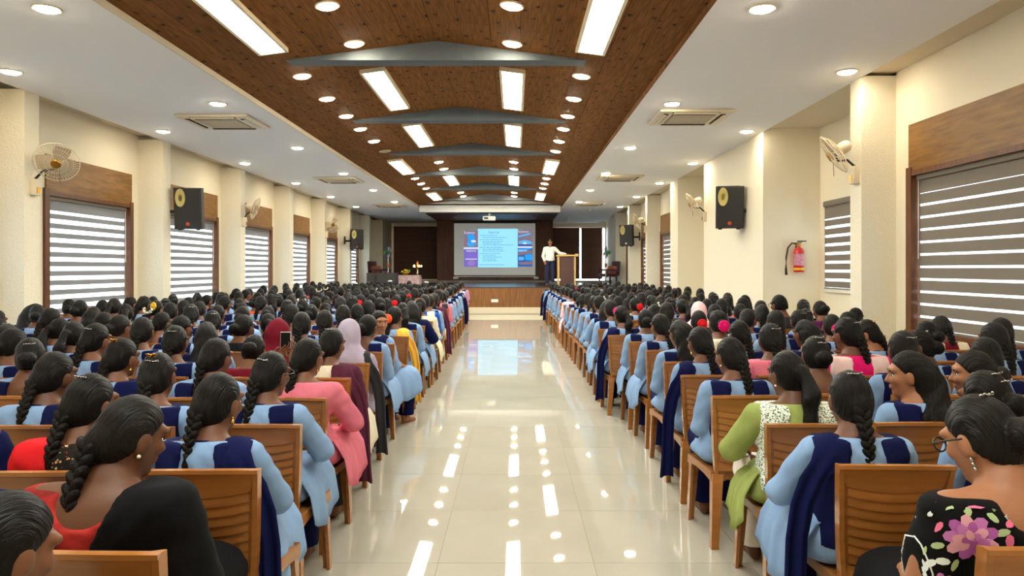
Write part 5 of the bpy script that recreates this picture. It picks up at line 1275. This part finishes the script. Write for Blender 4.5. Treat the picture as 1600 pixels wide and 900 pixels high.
# phone held up
ph = thing('phone', 'black mobile phone held up above the heads, lamp side', 'phone', (0, 0, 0))
holder = [o for o in COL.objects if o.get('label', '').startswith('person holding up')][0]
hx, hy = holder.location.x, holder.location.y
ph.location = (hx + .145, hy + .27, 1.03); ph.rotation_euler = (-.08, 0, 0)
ob('phone_case', MB().cbox(-.039, .039, -.005, .005, -.08, .08, .004).mesh('case', mat('silver_case', S(190, 186, 182), .35), 30), None, ph)
ob('screen', MB().cbox(-.035, .035, -.0065, -.004, -.075, .075, .001).mesh('screen', mat('dark_glass', (.004, .004, .004), .4, spec=.2)), None, ph)

# embroidered rose on the black blouse: stitched petals lying on the sleeve
if 'ROSE' in globals():
    bm_me = garment('blouse', 1, 'lap'); V = np.empty(len(bm_me.vertices) * 3); bm_me.vertices.foreach_get('co', V); V = V.reshape(-1, 3)
    Nn = np.empty(len(V) * 3); bm_me.vertices.foreach_get('normal', Nn); Nn = Nn.reshape(-1, 3)
    def patch(name, c, pts, m, lift):
        """flat stitched shape laid on the blouse around the point nearest to c; pts in the tangent plane"""
        i = int(np.argmin(((V - np.array(c)) ** 2).sum(1))); o = Vector(V[i]); n = Vector(Nn[i]); a = n.cross(Vector((0, 0, 1))).normalized(); b = n.cross(a).normalized()
        out = []
        for u, v in [(0, 0)] + pts:
            q = o + a * u + b * v; j = int(np.argmin(((V - np.array(q)) ** 2).sum(1))); dq = (Vector(V[j]) - q).dot(Vector(Nn[j]))
            out.append(q + Vector(Nn[j]) * dq + Vector(Nn[j]) * lift)
        k = len(pts); mb = MB(); mb.add(out, [(0, 1 + t, 1 + (t + 1) % k) for t in range(k)]); ob(name, mb.mesh(name, m, True), None, ROSE_B)
    ROSE_B = [o for o in ROSE.children if o.name.startswith('blouse')][0]
    pk = [mat('rose_thread', S(196, 116, 190), .7), mat('pale_rose_thread', S(222, 160, 180), .7), mat('deep_rose_thread', S(170, 84, 165), .7)]
    gr = mat('sage_thread', S(176, 196, 146), .7); wh = mat('white_thread', S(222, 228, 226), .7); pp = mat('pink_thread', S(228, 110, 150), .7)
    def petal(c, cu, cv, r, ang, m, lift, wd=.7):
        pts = []
        for t in range(8):
            a = 2 * PI * t / 8; u, v = r * math.cos(a), r * wd * math.sin(a); pts.append((cu + u * math.cos(ang) - v * math.sin(ang), cv + u * math.sin(ang) + v * math.cos(ang)))
        # centre vertex sits at the petal's own middle
        patch_c(c, cu, cv, pts, m, lift)
    def patch_c(c, cu, cv, pts, m, lift):
        i = int(np.argmin(((V - np.array(c)) ** 2).sum(1))); o = Vector(V[i]); n = Vector(Nn[i]); a = n.cross(Vector((0, 0, 1))).normalized(); b = n.cross(a).normalized(); out = []
        for u, v in [(cu, cv)] + pts:
            q = o + a * u + b * v; j = int(np.argmin(((V - np.array(q)) ** 2).sum(1))); nj = Vector(Nn[j]); out.append(q + nj * (Vector(V[j]) - q).dot(nj) + nj * lift)
        k = len(pts); mb = MB(); mb.add(out, [(0, 1 + t, 1 + (t + 1) % k) for t in range(k)]); ob('petal', mb.mesh('petal', m, True), None, ROSE_B)
    c0 = (-.17, -.13, .82)
    for ring, (rad, num, r, li) in enumerate(((.042, 9, .024, .0022), (.026, 7, .019, .0034), (.010, 4, .014, .0046))):
        for t in range(num): a = 2 * PI * t / num + ring; petal(c0, rad * math.cos(a), rad * math.sin(a), r, a, pk[(t + ring) % 3], li)
    for cu, cv, a, m in ((-.07, -.02, .4, gr), (.0, -.075, 1.4, gr), (-.05, -.06, 2.2, gr), (.075, .03, .2, gr), (.03, .08, 1.2, gr), (-.055, .045, 2.4, wh), (-.09, -.05, .9, pp), (-.085, .0, 1.5, pp), (.06, .07, 0, wh), (.08, -.02, .8, pp), (.09, .08, .5, wh), (-.02, -.10, .3, pp)):
        petal(c0, cu, cv, .018, a, m, .002, .55)

    for cu, cv, a, m in ((-.105, .03, .3, gr), (-.11, -.085, .7, wh), (-.06, -.10, 1.1, gr), (-.12, .06, 1.8, pp), (-.04, .10, .2, gr), (.05, -.085, .6, gr), (.11, .05, 1.2, gr), (.12, -.05, .4, wh)):
        petal(c0, cu, cv, .015, a, m, .002, .5)
    for cu, cv, m in ((.115, .105, wh), (.06, .125, pk[0])):
        for t in range(5): a = 2 * PI * t / 5; petal(c0, cu + .014 * math.cos(a), cv + .014 * math.sin(a), .013, a, m, .0025)
    # pale scalloped edge of the sleeve nearest the aisle
    on = V[(np.abs(np.abs(V[:, 0]) - .262 - .25 * (V[:, 2] - .75)) < .008) & (V[:, 0] < 0)]
    if len(on) > 12:
        c = on.mean(0); an = np.arctan2(on[:, 2] - c[2], on[:, 1] - c[1]); rad = np.hypot(on[:, 1] - c[1], on[:, 2] - c[2]); ring = []
        for q in range(30):
            sel = np.abs((an - (2 * PI * q / 30 - PI) + PI) % (2 * PI) - PI) < .2
            if sel.any(): j = np.where(sel)[0][np.argmax(rad[sel])]; d_ = (on[j] - c); ring.append(tuple(c + d_ * (1.03 + .02 * math.sin(q * 2.1))))
        ob('scalloped_hem', MB().tube(ring + [ring[0]], .0022, 6, False).mesh('scalloped_hem', wh, True), None, ROSE_B)

# ------------------------------------------------------------ the man speaking on the stage
def standing_man():
    sd = SD(axis((-.45, .75, .0125)), axis((-.2, .3, .0125)), axis((-.02, 1.80, .0125)))
    for s in (-1, 1):
        sd.cap((s * .095, 0, .9), (s * .11, .0, .48), .085, .06, .04); sd.cap((s * .11, 0, .48), (s * .115, .02, .09), .058, .04, .03); sd.cap((s * .115, -.01, .05), (s * .13, -.15, .035), .045, .035, .03)
    sd.ell((0, 0, .97), (.165, .115, .12), .05); sd.ell((0, -.015, 1.12), (.15, .12, .14), .05); sd.ell((0, 0, 1.3), (.165, .11, .15), .05); sd.cap((-.14, 0, 1.415), (.14, 0, 1.415), .05, .05, .06)
    sd.cap((0, 0, 1.42), (0, -.02, 1.54), .06, .05, .04)
    for p, q, w_ in (((-.185, 0, 1.40), (-.26, .02, 1.13), (-.21, -.1, .93)), ((.185, 0, 1.40), (.36, -.04, 1.23), (.60, -.06, 1.195))):
        sd.cap(p, q, .055, .043, .03); sd.cap(q, w_, .042, .03, .02); d = (Vector(w_) - Vector(q)).normalized(); sd.ell(tuple(Vector(w_) + d * .05), (.04, .035, .025), .02)
    Hm = Matrix.Translation((0, -.03, 1.645)) @ Matrix.Rotation(PI, 4, 'Z') @ Matrix.Translation(-HC)
    R = Hm.to_3x3()
    for c, r in (((0, -.004, .012), (.072, .09, .105)), ((0, .03, -.045), (.056, .058, .068)), ((0, .1, -.02), (.013, .014, .02))): sd.ell(tuple(Hm @ (HC + Vector(c))), r, .03, R)
    for s in (-1, 1): sd.ell(tuple(Hm @ (HC + Vector((s * .075, .006, -.012)))), (.011, .022, .032), .01, R)
    mb = MB()
    for w_, d, sd_ in ((Vector((.60, -.06, 1.195)), Vector((.98, -.1, -.1)).normalized(), Vector((0, 1, 0))), (Vector((-.21, -.1, .93)), Vector((.25, -.5, -.8)).normalized(), Vector((1, 0, 0)))):
        for q, L in zip((-1.5, -.5, .5, 1.5), (.06, .075, .07, .055)):
            a = w_ + d * .08 + sd_ * q * .018; mb.tube([a - d * .02, a + d * L * .5, a + d * L - Vector((0, 0, .015))], [.010, .009, .006], 6)
        a = w_ + d * .03 + sd_ * .03; mb.tube([a, a + sd_ * .025 + d * .03, a + sd_ * .03 + d * .06], [.012, .011, .007], 6)
    p = ob('person', sd.mesh('person', M_SKIN, mb)); p.location = (1.30, 26.95, HST)
    tag(p, 'man in white shirt and dark blue trousers leaning one arm on the lectern', 'person')
    sh = SD(axis((-.45, .7, .014)), axis((-.2, .25, .014)), axis((.75, 1.6, .014)))
    sh.ell((0, 0, .99), (.185, .135, .13), .05); sh.ell((0, -.015, 1.12), (.168, .137, .15), .05); sh.ell((0, 0, 1.3), (.182, .126, .16), .05); sh.cap((-.14, 0, 1.415), (.14, 0, 1.415), .064, .064, .06)
    for a, q, w_ in (((-.185, 0, 1.40), (-.26, .02, 1.13), (-.212, -.09, .96)), ((.185, 0, 1.40), (.36, -.04, 1.23), (.57, -.06, 1.20))): sh.cap(a, q, .07, .06, .03); sh.cap(q, w_, .058, .045, .02)
    sh.cut(lambda X, Y, Z: np.maximum(Z - 1.49, .86 - Z) + 0 * X + 0 * Y); ob('shirt', sh.mesh('shirt', FAB['white_cotton'], post=lambda P: wrinkle(P, .004)), None, p)
    tr = SD(axis((-.25, .25, .014)), axis((-.16, .16, .014)), axis((.03, 1.0, .014)))
    for s in (-1, 1): tr.cap((s * .095, 0, .9), (s * .11, .0, .48), .10, .082, .03); tr.cap((s * .11, 0, .48), (s * .115, .02, .07), .08, .065, .03)
    tr.ell((0, 0, .95), (.178, .128, .10), .05); tr.cut(lambda X, Y, Z: np.maximum(Z - .97, .06 - Z) + 0 * X + 0 * Y); ob('trousers', tr.mesh('trousers', mat('dark_blue_trousers', S(30, 38, 70), .8)), None, p)
    ob('hair', hair_mesh('short'), None, p, Hm); p.material_slots[0].link = 'OBJECT'; p.material_slots[0].material = M_SKIN2
    add_face(p, Hm)
    ob('moustache', MB().ell((0, .094, -.042), (.026, .008, .006), 10, 5).mesh('moustache', M_HAIR, True), None, p, Hm @ Matrix.Translation(HC))
    for s in (-1, 1): ob('shoe', MB().ell((s * .125, -.07, .035), (.05, .135, .04), 12, 8).mesh('shoe', M_BLACK, True), None, p)
standing_man()

# bottle on the floor and a bag in the last rows
bt = thing('water_bottle', 'grey water bottle standing on the floor beside the aisle chairs', 'bottle', (.86, 17.6, 0))
ob('bottle_body', MB().lathe([(0, 0), (.035, 0), (.037, .02), (.037, .17), (.02, .2), (.016, .21), (0, .21)], 14).mesh('bb', mat('grey_green_plastic', S(110, 124, 118), .3), 40), None, bt)
ob('cap', MB().lathe([(.019, .205), (.019, .235), (0, .237)], 12).mesh('cap', M_BLACK, 40), None, bt)
